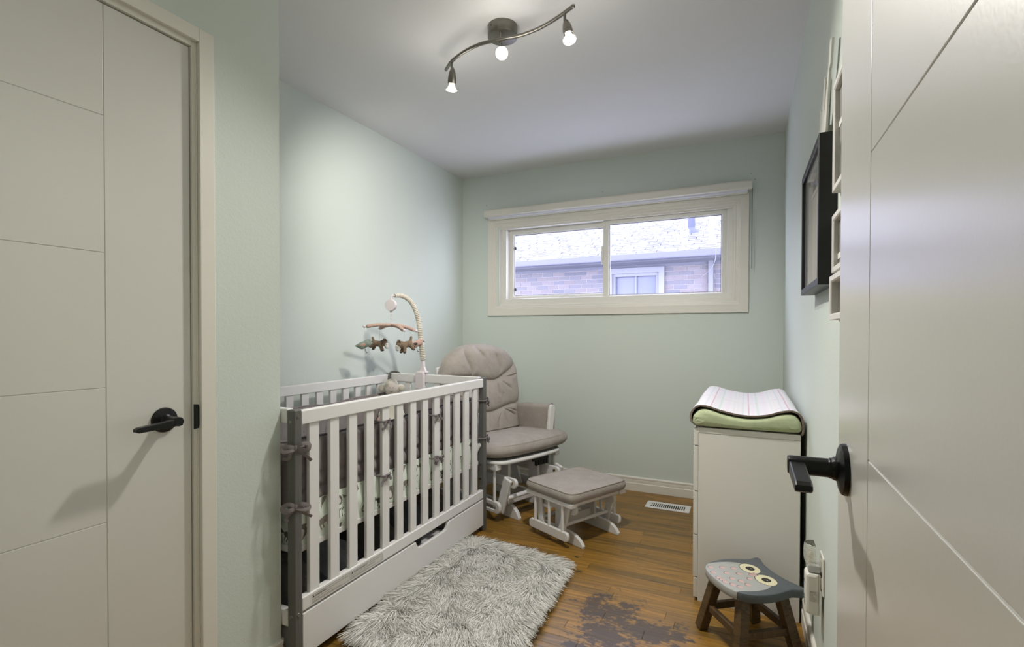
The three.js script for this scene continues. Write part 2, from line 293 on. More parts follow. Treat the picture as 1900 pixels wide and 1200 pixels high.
// ---------------------------------------------------------------- outside: the house next door
const snowT = dataTex(1024, 512, (x, y) => { const n = fbm(x / 26, y / 11, 51, 4), m = fbm(x / 90, y / 60, 55, 3); const t = sstep(0.40, 0.62, n * 0.75 + m * 0.42 + 0.02 + 0.12 * (y % 64 < 18 ? -1 : 0.2)); return [lerp(0.34, 0.475, t), lerp(0.34, 0.475, t), lerp(0.35, 0.48, t)]; });
{
  const ZB = -5.0;
  const h = thing('brick_house', 'pale brick bungalow with a snow dusted shingle roof seen through the window', 'house');
  const tones = ['#7a7375', '#6e6c73', '#766f71', '#706e72', '#7c7679', '#66666d'].map((c) => std(c, 0.9));
  part(h, 'mortar_wall', [box(-6, -0.02, -0.4, 2.5, ZB - 0.25, ZB, 0), box(0.93, 6, -0.4, 2.5, ZB - 0.25, ZB, 0), box(-0.02, 0.93, -0.4, 0.9, ZB - 0.25, ZB, 0), box(-0.02, 0.93, 2.25, 2.5, ZB - 0.25, ZB, 0)], std('#918e90', 0.95));
  const bl = 0.213, bh = 0.064, pitch = 0.0755, brick = box(0, bl - 0.011, 0, bh, 0, 0.012, 0.003, 1); let n = 0;
  for (let r = -4; r < 8; r++) for (let k = 0; k < 21; k++) {
    const x = -2.0 + k * bl + (r & 1 ? 0 : bl / 2) + rr(-0.004, 0.004), y = 1.72 + r * pitch;
    if (x > 2.15 || x + bl < -2.0) continue;
    let g = brick, x1 = x;
    const a = x, b = x + bl - 0.011; if (b > -0.02 && a < 0.93) { if (a < -0.05) g = box(0, -0.03 - a, 0, bh, 0, 0.012, 0.003, 1); else if (b > 0.97) { g = box(0, b - 0.94, 0, bh, 0, 0.012, 0.003, 1); x1 = 0.94; } else continue; }
    const m = part(h, 'brick' + (n ? '_' + String(n).padStart(3, '0') : ''), g, tones[floor(rnd() * 6)]); m.position.set(x1, y, ZB - 0.004); n++;
  }
  part(h, 'soffit', box(-6, 6, 2.30, 2.33, ZB, ZB + 0.42, 0), std('#5f6069', 0.8));
  part(h, 'gutter', [box(-6, 6, 2.32, 2.43, ZB + 0.40, ZB + 0.50, 0.02)], std('#5e5f6b', 0.5));
  part(h, 'frieze_board', box(-6, 6, 2.255, 2.31, ZB, ZB + 0.03, 0.004), std('#696a74', 0.7));
  // roof: overlapping shingle courses, each with its own thick lower edge
  const sl = 0.42, snow = std('#ffffff', 0.95, { map: snowT }), course = [];
  for (let k = 0; k < 40; k++) {
    const z = ZB + 0.47 - k * 0.13, y = 2.42 + k * 0.13 * sl, out = [];
    for (let x = -5.2 + (k % 3) * 0.11; x < 5.2; x += 0.32) { const t = 0.010 + 0.012 * rnd(), w = 0.312; const g = new THREE.BoxGeometry(w, t, 0.16).translate(0, t / 2, -0.06); g.rotateX(Math.atan(sl) + 0.05).translate(x + w / 2, y, z); out.push(metric(g)); }
    course.push(...out);
  }
  const cg = merge(course); { const p = cg.attributes.position, uv = cg.attributes.uv; for (let i = 0; i < p.count; i++) uv.setXY(i, p.getX(i) / 2.2, -p.getZ(i) / 1.04); }
  const roof = part(h, 'roof', grid(1, 1, (u, v) => V(lerp(-6, 6, u), 2.40 + v * 5.4 * sl, ZB + 0.48 - v * 5.4)), std('#7d7d85', 0.95));
  const sh = part(roof, 'shingles', cg, snow); sh.userData.kind = 'stuff';
  // neighbour's window, vents and downspout
  const wn = part(h, 'window', ring(-0.03, 0.94, 0.9, 2.255, [[0, ZB - 0.01], [0, ZB + 0.05], [0.09, ZB + 0.05], [0.09, ZB + 0.0], [0.14, ZB + 0.0], [0.14, ZB - 0.1]]), std('#83848b', 0.6), 'white framed window of the brick house');
  part(wn, 'pane', box(0.1, 0.81, 1.0, 2.12, ZB - 0.09, ZB - 0.08, 0), std('#6d7184', 0.25));
  part(wn, 'mullion', box(0.44, 0.47, 1.0, 2.12, ZB - 0.08, ZB - 0.04, 0.004), std('#7c7e85', 0.6));
  const vp = (x, zz, r, hh, name, c) => { const y = 2.42 + (ZB + 0.47 - zz) * sl; part(h, name, [rod(V(x, y - 0.05, zz), V(x, y + hh, zz), r, r, 16), orient(lathe([[r * 2.6, -0.03], [r * 2.2, 0.02], [r * 1.15, 0.07], [r, 0.09]], 20), V(x, y, zz), V(0, 1, 0))], std(c, 0.7)); };
  vp(1.293, -5.70, 0.06, 1.3, 'vent_pipe', '#505466');
  vp(1.678, -4.80, 0.04, 1.3, 'vent_pipe', '#7c7e88');
  part(h, 'downspout', box(1.625, 1.70, -0.4, 2.32, ZB + 0.02, ZB + 0.09, 0.01), std('#75767d', 0.6));
  part(h, 'cable', tube([V(1.62, 3.0, -4.5), V(1.75, 2.55, -4.4), V(1.74, 2.2, -4.45), V(1.45, 1.98, -4.9)], 0.0035, 40, 6), std('#898b90', 0.7));
}
struct('snowy_ground', box(-9, 9, -0.6, -0.42, -12, -BT - 0.02, 0), std('#c4c6cd', 0.95));

// ---------------------------------------------------------------- ceiling lamp with its three bulbs
{
  const t = thing('ceiling_lamp', 'brushed nickel S-shaped spotlight bar with three lit bulbs on the ceiling', 'lamp', [1.232, HC, 1.745]);
  const L = (x, y, z) => V(x - 1.232, y - HC, z - 1.745);
  part(t, 'canopy', lathe([[0, -0.047], [0.056, -0.047], [0.0615, -0.0455], [0.063, -0.043], [0.063, 0]], 56), M.nickel);
  for (const a of [2.0, 4.9]) part(t, 'screw', rod(V(0.0625 * cos(a), -0.016, 0.0625 * sin(a)), V(0.065 * cos(a), -0.016, 0.065 * sin(a)), 0.0035), M.nickelDark);
  part(t, 'stem', [rod(L(1.245, 2.392, 1.79), L(1.245, 2.34, 1.79), 0.0055), rod(L(1.245, 2.366, 1.79), L(1.245, 2.354, 1.79), 0.009)], M.nickel);
  const pts = [[0.915, 1.690], [0.974, 1.737], [1.03, 1.766], [1.093, 1.789], [1.165, 1.802], [1.255, 1.796], [1.335, 1.787], [1.418, 1.798], [1.511, 1.832], [1.585, 1.870]];
  const sb = new THREE.Shape([[-0.0028, -0.009], [0.0028, -0.009], [0.0042, -0.006], [0.0042, 0.006], [0.0028, 0.009], [-0.0028, 0.009], [-0.0042, 0.006], [-0.0042, -0.006]].map(([x, y]) => new THREE.Vector2(x, y)));
  part(t, 'curved_bar', tube(pts.map(([x, z]) => L(x, 2.357, z)), 0.0072, 90, 12), M.nickel);
  for (const q of [pts[0], pts[pts.length - 1]]) { const e = L(q[0], 2.357, q[1]); part(t, 'bar_cap', ball(e.x, e.y, e.z, 0.0074), M.nickel); }
  const glowM = new THREE.MeshStandardMaterial({ color: '#ffffff', emissive: LAMP, emissiveIntensity: 3.2, roughness: 0.3 });
  const glassM = new THREE.MeshStandardMaterial({ color: '#f4f1ea', emissive: LAMP, emissiveIntensity: 0.55, roughness: 0.15 });
  function head(top, dir, aim, k) {
    const d = dir.clone().normalize(), hd = new THREE.Group(); hd.name = 'spot_head'; t.add(hd);
    const j = top.clone().add(V(0, -0.034, 0));
    part(hd, 'hinge_arm', [rod(top.clone().add(V(0, 0.006, 0)), j, 0.0052), ball(j.x, j.y, j.z, 0.0062)], M.nickel);
    const s = j.clone().addScaledVector(d, -0.012).add(V(0.006, 0, 0.002));
    part(hd, 'shade', orient(lathe([[0, 0], [0.004, 0.001], [0.0095, 0.010], [0.0150, 0.026], [0.0182, 0.045], [0.0190, 0.060], [0.0180, 0.072], [0.0168, 0.072], [0.0172, 0.058], [0.012, 0.03]], 32), s, d), M.nickel);
    const b = s.clone().addScaledVector(d, 0.067);
    part(hd, 'bulb_reflector', orient(lathe([[0.0125, -0.002], [0.0125, 0.006], [0.0155, 0.016], [0.0215, 0.0265], [0.0245, 0.0285], [0.0245, 0.031]], 32), b, d), glassM);
    part(hd, 'bulb_face', orient(lathe([[0.0245, 0.031], [0.018, 0.0325], [0, 0.033]], 32), b, d), glowM);
    const f = b.clone().addScaledVector(d, 0.040).add(t.position);
    const sp = new THREE.SpotLight(LAMP, SPOT_I * k[0], 0, k[1], 1, 2); sp.position.copy(f); sp.target.position.copy(f.clone().add(aim)); sp.castShadow = true; sp.shadow.radius = 2.2; scene.add(sp, sp.target);
    const pl = new THREE.PointLight(LAMP, BULB_I * k[2], 0, 2); pl.position.copy(f.clone().addScaledVector(d, -0.008)); pl.castShadow = true; pl.shadow.radius = 2.2; scene.add(pl);
  }
  head(L(0.974, 2.352, 1.737), V(-0.12, -1, -0.10), V(-0.85, -0.55, -0.62), [0.34, 0.85, 1]);
  head(L(1.245, 2.345, 1.79), V(0.40, -0.62, 0.80), V(0.40, -0.85, 0.70), [0.95, 1.1, 1]);
  head(L(1.545, 2.352, 1.850), V(0.25, -1, 0.22), V(-0.22, -1, -0.6), [0.75, 1.1, 1]);
}
{ // hall ceiling light behind the camera
  const t = thing('hall_ceiling_light', 'round white flush ceiling light in the hall outside the doorway', 'lamp', [2.72, HC, 4.32]);
  part(t, 'base', lathe([[0, -0.02], [0.16, -0.02], [0.165, -0.015], [0.165, 0]], 40), M.white);
  part(t, 'diffuser', lathe([[0, -0.075], [0.06, -0.072], [0.11, -0.058], [0.14, -0.036], [0.15, -0.02]], 40), new THREE.MeshStandardMaterial({ color: '#ffffff', emissive: LAMP, emissiveIntensity: 2.0 }));
  const l = new THREE.RectAreaLight(LAMP, HALL_I, 0.26, 0.26); l.position.set(2.72, HC - 0.08, 4.32); l.lookAt(2.72, 0, 4.32); scene.add(l);
}

// ---------------------------------------------------------------- crib
const CX0 = 0.10, CX1 = 0.806, CZ0 = 1.087, CZ1 = 2.456, CT = 0.885;
{
  const t = thing('crib', 'white baby crib with slatted sides, grey corner posts and an underbed drawer', 'crib', [0, 0, 0]);
  for (const [x0, x1, z0, z1] of [[CX1 - 0.034, CX1 + 0.002, CZ1 - 0.032, CZ1], [CX1 - 0.034, CX1 + 0.002, CZ0, CZ0 + 0.036], [CX0, CX0 + 0.036, CZ1 - 0.032, CZ1], [CX0, CX0 + 0.036, CZ0, CZ0 + 0.036]]) part(t, 'post', box(x0, x1, 0, CT, z0, z1, 0.005), M.greyPost, 'grey post');
  const zA = CZ0 + 0.0365, zB = CZ1 - 0.0325, xA = CX0 + 0.0365, xB = CX1 - 0.0345;
  // long sides
  for (const [f, x0, x1] of [['front', CX1 - 0.028, CX1], ['back', CX0 + 0.002, CX0 + 0.03]]) {
    part(t, 'top_rail', box(x0, x1, 0.831, 0.880, zA, zB, 0.004), M.white);
    part(t, 'bottom_rail', box(x0, x1, 0.190, 0.238, zA, zB, 0.004), M.white);
    for (let i = 0; i < 13; i++) { const z = 2.363 - i * 0.0966; part(t, 'slat', box((x0 + x1) / 2 - 0.008, (x0 + x1) / 2 + 0.008, 0.236, 0.833, z - 0.0225, z + 0.0225, 0.003), M.white); }
  }
  // ends
  for (const [z0, z1] of [[CZ0 + 0.004, CZ0 + 0.03], [CZ1 - 0.028, CZ1 - 0.003]]) {
    part(t, 'end_top_rail', box(xA, xB, 0.838, 0.888, z0, z1, 0.004), M.white);
    part(t, 'end_bottom_rail', box(xA, xB, 0.145, 0.200, z0, z1, 0.004), M.white);
    for (let i = 0; i < 6; i++) { const x = 0.155 + i * 0.1075; part(t, 'slat', box(x - 0.021, x + 0.021, 0.198, 0.84, (z0 + z1) / 2 - 0.008, (z0 + z1) / 2 + 0.008, 0.003), M.white); }
  }
  // bolts
  const bolt = (a, d) => part(t, 'bolt', [rod(a, a.clone().addScaledVector(d, 0.0025), 0.0065, 0.0055, 18), rod(a, a.clone().addScaledVector(d, 0.0032), 0.002, 0.002, 6)], M.screw, 'metal bolt');
  bolt(V(CX1 + 0.002, 0.864, CZ1 - 0.015), V(1, 0, 0)); bolt(V(CX1 - 0.016, 0.845, CZ1), V(0, 0, 1)); bolt(V(CX1 + 0.002, 0.19, CZ1 - 0.015), V(1, 0, 0)); bolt(V(CX1 - 0.016, 0.185, CZ1), V(0, 0, 1));
  for (const y of [0.30, 0.385]) bolt(V(CX1 - 0.02, y, CZ0 + 0.0355), V(0, 0, 1));
  // mattress board and its bracket
  part(t, 'mattress_base', [box(xA, CX1 - 0.031, 0.380, 0.402, CZ0 + 0.04, CZ1 - 0.036, 0.003)], M.white);
  part(t, 'base_bracket', slab([[-0.012, -0.05], [0.012, -0.05], [0.012, 0.0], [0.0, 0.012], [-0.012, 0.0]], 0.006, 0.001).rotateZ(-0.5).translate(CX1 - 0.02, 0.50, CZ0 + 0.05), M.white);
  // drawer with a finger notch in its top edge
  const dr = part(t, 'drawer', [slab(new THREE.Shape([[zA + 0.002, 0.033], [zB - 0.002, 0.033], [zB - 0.002, 0.182], [1.775, 0.182], [1.755, 0.150], [1.735, 0.146], [1.535, 0.146], [1.515, 0.150], [1.495, 0.182], [zA + 0.002, 0.182]].map(([z, y]) => new THREE.Vector2(-z, y))), 0.018, 0.0025).rotateY(PI / 2).translate(CX1 - 0.0175, 0, 0),
    box(CX0 + 0.03, CX1 - 0.02, 0.035, 0.047, zA + 0.01, zB - 0.01, 0.002), box(CX0 + 0.02, CX0 + 0.035, 0.035, 0.16, zA + 0.01, zB - 0.01, 0.002), box(CX0 + 0.03, CX1 - 0.02, 0.035, 0.16, zA + 0.008, zA + 0.022, 0.002), box(CX0 + 0.03, CX1 - 0.02, 0.035, 0.16, zB - 0.022, zB - 0.008, 0.002)], M.white, 'white drawer with a finger notch');
  for (const z of [1.25, 2.3]) part(dr, 'castor', rod(V(CX1 - 0.06, 0.0165, z), V(CX1 - 0.04, 0.0165, z), 0.0165), M.blackPlastic);
  // warning label on the bottom rail
  const lab = canvasTex(1024, 96, (c, w, h) => {
    c.fillStyle = '#c9c5bd'; c.fillRect(0, 0, w, h); c.strokeStyle = '#4a4846'; c.lineWidth = 3; c.strokeRect(4, 4, 496, h - 8); c.strokeRect(522, 4, 498, h - 8); c.fillStyle = '#1d1c1b';
    const tri = (x) => { c.beginPath(); c.moveTo(x, 36); c.lineTo(x + 14, 10); c.lineTo(x + 28, 36); c.fill(); };
    tri(12); c.font = 'bold 28px sans-serif'; c.fillText('WARNING:', 46, 36); c.font = '17px sans-serif'; c.fillText('infants can suffocate on soft bedding.', 200, 34); c.fillText('NEVER add a pillow, comforter or', 12, 60); c.fillText('padding. Strangulation hazard: keep cords away.', 12, 84);
    tri(530); c.font = 'bold 26px sans-serif'; c.fillText('AVERTISSEMENT:', 564, 36); c.font = '16px sans-serif'; c.fillText("les nourrissons peuvent", 805, 34); c.fillText("s'étouffer sur une literie molle. NE JAMAIS ajouter", 530, 60); c.fillText("d'oreiller, d'édredon ou de coussin.", 530, 84);
  });
  part(t, 'warning_label', new THREE.PlaneGeometry(0.376, 0.0305).rotateY(PI / 2).translate(CX1 + 0.0006, 0.2135, 2.197), std('#ffffff', 0.55, { map: lab }), 'printed warning label in English and French');
}
// mattress in its printed sheet
const sheetT = canvasTex(1024, 1024, (c, w, h) => {
  c.fillStyle = '#dfe8dc'; c.fillRect(0, 0, w, h); let s = seed; seed = 77;
  for (let i = 0; i < 34; i++) {                                // little woodland animals, leaves and twigs
    const x = (i % 6) * 170 + rr(20, 90), y = floor(i / 6) * 170 + rr(20, 100), k = rr(1.0, 1.45), kind = i % 4; c.save(); c.translate(x, y); c.rotate(rr(-0.7, 0.7)); c.scale(k, k);
    c.fillStyle = ['#7b7470', '#8f8781', '#5f5955'][i % 3];
    if (kind === 0) { c.beginPath(); c.ellipse(0, 20, 34, 44, 0, 0, 7); c.ellipse(0, -34, 26, 24, 0, 0, 7); c.fill(); c.beginPath(); c.arc(-20, -54, 9, 0, 7); c.arc(20, -54, 9, 0, 7); c.fill(); c.fillStyle = '#d8d3cb'; c.beginPath(); c.ellipse(0, 26, 18, 28, 0, 0, 7); c.fill(); c.fillStyle = '#222'; c.beginPath(); c.arc(-8, -38, 3, 0, 7); c.arc(8, -38, 3, 0, 7); c.fill(); }
    else if (kind === 1) { c.beginPath(); c.ellipse(0, 0, 52, 24, 0, 0, 7); c.fill(); c.beginPath(); c.moveTo(40, -8); c.lineTo(74, -40); c.lineTo(80, 0); c.lineTo(50, 14); c.fill(); for (const q of [-34, -14, 16, 36]) c.fillRect(q, 14, 9, 42); c.beginPath(); c.moveTo(-46, 0); c.lineTo(-92, -26); c.lineTo(-80, 10); c.fill(); }
    else if (kind === 2) { c.strokeStyle = '#3c3a38'; c.lineWidth = 5; for (let q = 0; q < 3; q++) { c.beginPath(); c.moveTo(q * 22 - 22, 40); c.quadraticCurveTo(q * 22 - 30, 0, q * 26 - 10, -44); c.stroke(); c.beginPath(); c.moveTo(q * 24 - 22, 0); c.lineTo(q * 24 - 4, -14); c.stroke(); } }
    else { c.beginPath(); c.moveTo(0, -50); c.quadraticCurveTo(34, -10, 0, 50); c.quadraticCurveTo(-34, -10, 0, -50); c.fill(); c.strokeStyle = '#3c3a38'; c.lineWidth = 3; c.beginPath(); c.moveTo(0, -46); c.lineTo(0, 70); c.stroke(); }
    c.restore();
  }
  for (let i = 0; i < 60; i++) { c.strokeStyle = '#45423f'; c.lineWidth = 4; const x = rr(0, w), y = rr(0, h), a = rr(0, 6); c.beginPath(); c.moveTo(x, y); c.lineTo(x + 14 * cos(a), y + 14 * sin(a)); c.stroke(); }
  seed = s;
});
sheetT.repeat.set(2.1, 2.1);
{
  const x0 = 0.150, x1 = 0.772, z0 = CZ0 + 0.045, z1 = CZ1 - 0.045, y0 = 0.4025, y1 = 0.545;
  const t = thing('crib_mattress', 'crib mattress in a white fitted sheet printed with grey woodland animals', 'mattress', [0, 0, 0]);
  const wr = (s) => 0.0035 * (fbm(s * 14, 1.3, 61, 3) - 0.5), P = [], N = 260, R = 0.03;
  const per = (u) => { const w = x1 - x0, d = z1 - z0, L = 2 * (w + d); let s = u * L; if (s < d) return [x1, z1 - s, 1, 0, s]; s -= d; if (s < w) return [x1 - s, z0, 0, -1, s + d]; s -= w; if (s < d) return [x0, z0 + s, -1, 0, s + d + w]; s -= d; return [x0 + s, z1, 0, 1, s + 2 * d + w]; };
  const side = grid(N, 14, (u, v) => { const [x, z, nx, nz, s] = per(u === 1 ? 0 : u); const b = 0.004 * sin(v * PI) + (0.006 * sin(s * 60 + 9 * v + 3 * sin(s * 17)) + 0.008 * (fbm(s * 26 - v * 3, v * 2, 62, 3) - 0.5)) * (1 - v) * sin(min(1, v * 4 + 0.15) * PI / 2); return V(x + nx * b, lerp(y0, y1, v), z + nz * b); }, (u, v, p) => [per(u)[4], p.y]);
  const top = grid(30, 60, (u, v) => V(lerp(x0, x1, u), y1 + 0.004 * sin(u * PI) * sin(v * PI), lerp(z1, z0, v)), (u, v, p) => [p.x, p.z]);
  part(t, 'sheet', [side, top], std('#ffffff', 0.9, { map: sheetT }));
}
// grey quilted bumper: four padded panels tied on with bows
function puffPanel(L, H, T0, o = {}) {                         // along x 0..L, up 0..H, outer face +z
  const { nu = 150, nv = 46, top = () => 0, ph = 0, low = 1 } = o;
  const th = (u, v, f) => {
    const e = pow(clamp(min(u, 1 - u) * L / 0.02), 0.5) * pow(clamp(min(v, 1 - v) * H / 0.02), 0.5), s = u * L / 0.075 + ph, q = v * H / 0.055;
    const wob = 0.35 * sin(s * 0.9 + 2.2 * q) + 0.4 * (fbm(u * L * 20, v * H * 22, 71 + ph, 2) - 0.5);
    const chan = pow(abs(sin((s + 0.18 * wob) * PI)), 0.55), rows = pow(abs(sin((q + s * 0.08 + 0.2 * wob) * PI)), 0.6), lowMix = low * sstep(0.62, 0.30, v);
    return T0 * e * (0.22 + 0.78 * lerp(chan, 0.6 * rows * chan + 0.3 * rows + 0.1 * chan, lowMix) + 0.16 * wob * f);
  };
  const pt = (u, v, s) => V(u * L, v * (H + top(u)), s * th(u, v, s));
  const uvf = (u, v) => [u * L, v * H];
  return merge([grid(nu, nv, (u, v) => pt(u, v, 1), uvf), flip(grid(nu, nv, (u, v) => pt(u, v, -0.8), uvf))]);
}
function bow(parent, at, n, u, k = 1, o = {}) {                // a tied bow: strap, two loops, two tails and a knot; n points off the slat, u along the rail
  const { loops = 1, s = 0 } = o, up = V(0, 1, 0), Q = (a, b, c) => at.clone().addScaledVector(u, a * k).addScaledVector(up, b * k).addScaledVector(n, c * k), g = [];
  const flat = (w) => new THREE.Shape([[-0.0011, -w], [0.0011, -w], [0.0016, 0], [0.0011, w], [-0.0011, w], [-0.0016, 0]].map(([x, y]) => new THREE.Vector2(x, y)));
  const ribbon = (pts, w, n2 = 30) => g.push(new THREE.ExtrudeGeometry(flat(w * 1.25), { extrudePath: new THREE.CatmullRomCurve3(pts), steps: n2, bevelEnabled: false }));
  ribbon([Q(-0.006, 0, 0.006), Q(0.0, 0.004, 0.010), Q(0.007, 0, 0.006), Q(0.0, -0.005, 0.010), Q(-0.006, 0, 0.006)], 0.0055);
  if (loops) for (const q of [-1, 1]) ribbon([Q(0, 0, 0.006), Q(q * 0.018, 0.010 + 0.004 * sin(s + q), 0.013), Q(q * 0.036, 0.005 + 0.006 * sin(s * 2 + q), 0.009), Q(q * 0.034, -0.005, 0.013), Q(q * 0.016, -0.004, 0.015), Q(0, 0, 0.006)], 0.0052);
  for (const q of [-1, 1]) ribbon([Q(0, 0, 0.006), Q(q * 0.014, -0.012, 0.012), Q(q * (0.026 + 0.006 * sin(s + 2 * q)), -0.024 - 0.006 * cos(s + q), 0.008), Q(q * (0.033 + 0.012 * sin(s * 3 + q)), -0.03 - 0.008 * sin(s + q), 0.010)], 0.0048);
  return part(parent, 'tie_bow', g, M.tie, 'grey fabric bow');
}
{
  const t = thing('crib_bumper', 'grey quilted crib bumper tied to the slats and posts with fabric bows', 'bumper', [0, 0, 0]);
  const y0 = 0.532, H = 0.232;
  const put = (name, L, p, ry, o) => { const pp = part(t, name, puffPanel(L, H, 0.022, o).applyMatrix4(new THREE.Matrix4().makeRotationY(ry).setPosition(p)), M.bumper); return pp; };
  const sag = (u) => 0.005 * sin(u * 9 + 1) + 0.004 * cos(u * 23);
  const f = put('bumper_panel', 1.255, V(0.752, y0, 2.412), PI / 2, { top: sag, ph: 0.3 });
  const b = put('bumper_panel', 1.255, V(0.170, y0 + 0.008, 1.145), -PI / 2, { top: sag, ph: 0.6, low: 0 });
  const e = put('bumper_panel', 0.57, V(0.172, y0 + 0.006, 1.142), 0, { nu: 90, top: sag, ph: 0.1, low: 0 });
  const n = put('bumper_panel', 0.57, V(0.75, y0 - 0.01, 2.402), PI, { nu: 90, top: sag, ph: 0.8, low: 0 });
  const pipe = (par, pts, m = M.bumperPipe) => part(par, 'piping', tube(pts, 0.0042, 120, 8), m);
  const line = (fn) => Array.from({ length: 40 }, (_, i) => fn(i / 39));
  pipe(f, line((u) => V(0.752, y0 + H + sag(u) + 0.001, 2.412 - u * 1.255))); pipe(f, line((u) => V(0.752, y0 + 0.002, 2.412 - u * 1.255)));
  pipe(b, line((u) => V(0.170, y0 + H + 0.009 + sag(u), 1.145 + u * 1.255)), M.bumper); pipe(e, line((u) => V(0.172 + u * 0.57, y0 + H + 0.007 + sag(u), 1.142)), M.bumper); pipe(n, line((u) => V(0.75 - u * 0.57, y0 + H - 0.009 + sag(u), 2.402)), M.bumper);
  // bows at the near post, on two slats and at the far post, each with its strap
  const Z = V(0, 0, -1), X = V(1, 0, 0), zs = (i) => 2.363 - i * 0.0966;
  const strap = (pts) => part(t, 'tie_strap', tube(pts, 0.004, 24, 8), M.tie);
  for (const [y, s] of [[0.758, 0.4], [0.560, 2.1]]) { bow(t, V(CX1 + 0.001, y, CZ1 - 0.006), V(0.75, 0, 0.66).normalize(), V(0.66, 0, -0.75).normalize(), 1.15, { s }); strap([V(CX1 - 0.036, y + 0.004, CZ1 + 0.003), V(CX1 - 0.015, y + 0.002, CZ1 + 0.004), V(CX1 + 0.004, y, CZ1 + 0.002), V(CX1 + 0.006, y, CZ1 - 0.02), V(CX1 + 0.005, y, CZ1 - 0.035), V(CX1 - 0.03, y, CZ1 - 0.045)]); }
  for (const [i, y, s, lo] of [[4, 0.775, 1.2, 0], [4, 0.545, 3.1, 0], [8, 0.742, 2.5, 0], [8, 0.530, 4.1, 1]]) { const xo = CX1 - 0.005; bow(t, V(xo, y, zs(i)), X, Z, 0.95, { loops: lo, s }); strap([V(0.765, y, zs(i) + 0.03), V(xo, y, zs(i) + 0.027), V(xo + 0.003, y - 0.002, zs(i)), V(xo, y, zs(i) - 0.027), V(0.765, y, zs(i) - 0.03)]); }
  for (const [y, s] of [[0.752, 0.9], [0.535, 2.7]]) { bow(t, V(CX1 + 0.004, y, CZ0 + 0.004), V(0.8, 0, -0.6), V(0.6, 0, 0.8), 0.85, { s, loops: 1 }); strap([V(CX1 - 0.03, y, CZ0 + 0.045), V(CX1 - 0.012, y, CZ0 + 0.04), V(CX1 + 0.004, y, CZ0 + 0.036), V(CX1 + 0.006, y, CZ0 + 0.012), V(CX1 + 0.004, y, CZ0 - 0.003)]); }
  part(t, 'tie_strap', tube([V(0.165, 0.74, 1.165), V(0.152, 0.82, 1.156), V(0.142, 0.878, 1.140), V(0.136, 0.893, 1.118), V(0.146, 0.8965, 1.098), V(0.172, 0.893, 1.090), V(0.196, 0.886, 1.100)], 0.0055, 50, 8), std('#57564e', 0.9), 'dark grey tie looped round the corner');
}
// crumpled bedding kept in the drawer
function crumple(rx, ry, rz, s, amp = 0.35) {
  const g = new THREE.SphereGeometry(1, 64, 44), p = g.attributes.position, v = V();
  for (let i = 0; i < p.count; i++) { v.fromBufferAttribute(p, i); const n = fbm(v.x * 2.6 + s, v.z * 2.6 + v.y * 2, s, 4), r = 1 - abs(2 * vn(v.x * 2.2 + s + v.y, v.z * 2.2 - v.y * 1.6, s + 9) - 1); v.multiplyScalar(0.82 + amp * (n - 0.4) + 0.10 * pow(r, 3)); if (v.y < -0.5) v.y = -0.5 - (v.y + 0.5) * 0.1; p.setXYZ(i, v.x * rx, (v.y + 0.5) * ry, v.z * rz); }
  g.computeVertexNormals(); return metric(g);
}
{
  const bed = [['#6a6764', 'dark grey crumpled blanket at the near end of the crib drawer', 2.27, 0.47, 0.17, 0.118], ['#8b8d92', 'pale grey folded blanket second from the near end of the crib drawer', 2.02, 0.47, 0.15, 0.122], ['#514e4a', 'black crumpled cloth in the middle of the crib drawer', 1.77, 0.46, 0.17, 0.12], ['#5f6069', 'charcoal bundle in the crib drawer beside the finger notch', 1.52, 0.47, 0.16, 0.118], ['#757067', 'brownish grey bundle at the far end of the crib drawer', 1.27, 0.46, 0.15, 0.115]];
  for (const [c, label, z, x, h, r] of bed) { const m = solo('folded_blanket', label, 'blanket', crumple(0.27, h, r, 80 + z * 10), std(c, 0.95, { bumpMap: weaveT, bumpScale: 0.0003 }), 'bedding in the crib drawer'); m.position.set(x - 0.04, 0.0485, z); }
}

// ---------------------------------------------------------------- glider chair and ottoman
const capsule = (x0, x1, y0, y1, z0, z1, r, bev = 0.004) => { // flat board with round ends, long along x, thickness along z
  const s = new THREE.Shape(); s.moveTo(x0 + r, y0); s.lineTo(x1 - r, y0); s.absarc(x1 - r, y0 + r, r, -PI / 2, 0); s.lineTo(x1, y1 - r); s.absarc(x1 - r, y1 - r, r, 0, PI / 2); s.lineTo(x0 + r, y1); s.absarc(x0 + r, y1 - r, r, PI / 2, PI); s.lineTo(x0, y0 + r); s.absarc(x0 + r, y0 + r, r, PI, 1.5 * PI);
  return slab(s, z1 - z0, bev, 6).translate(0, 0, z0);
};
const runner = (xb, xf, h, z0, z1) => { const s = new THREE.Shape(); s.moveTo(xb, 0); s.lineTo(xf, 0); s.lineTo(xf + 0.002, 0.012); s.quadraticCurveTo(xf - 0.03, h * 0.92, xf - 0.10, h); s.lineTo(xb + 0.10, h); s.quadraticCurveTo(xb + 0.03, h * 0.92, xb - 0.002, 0.012); s.closePath(); return slab(s, z1 - z0, 0.003, 10).translate(0, 0, z0); };
const bolt2 = (x, y, z, r = 0.010) => [rod(V(x, y, z - 0.002), V(x, y, z + 0.002), r, r, 20)];
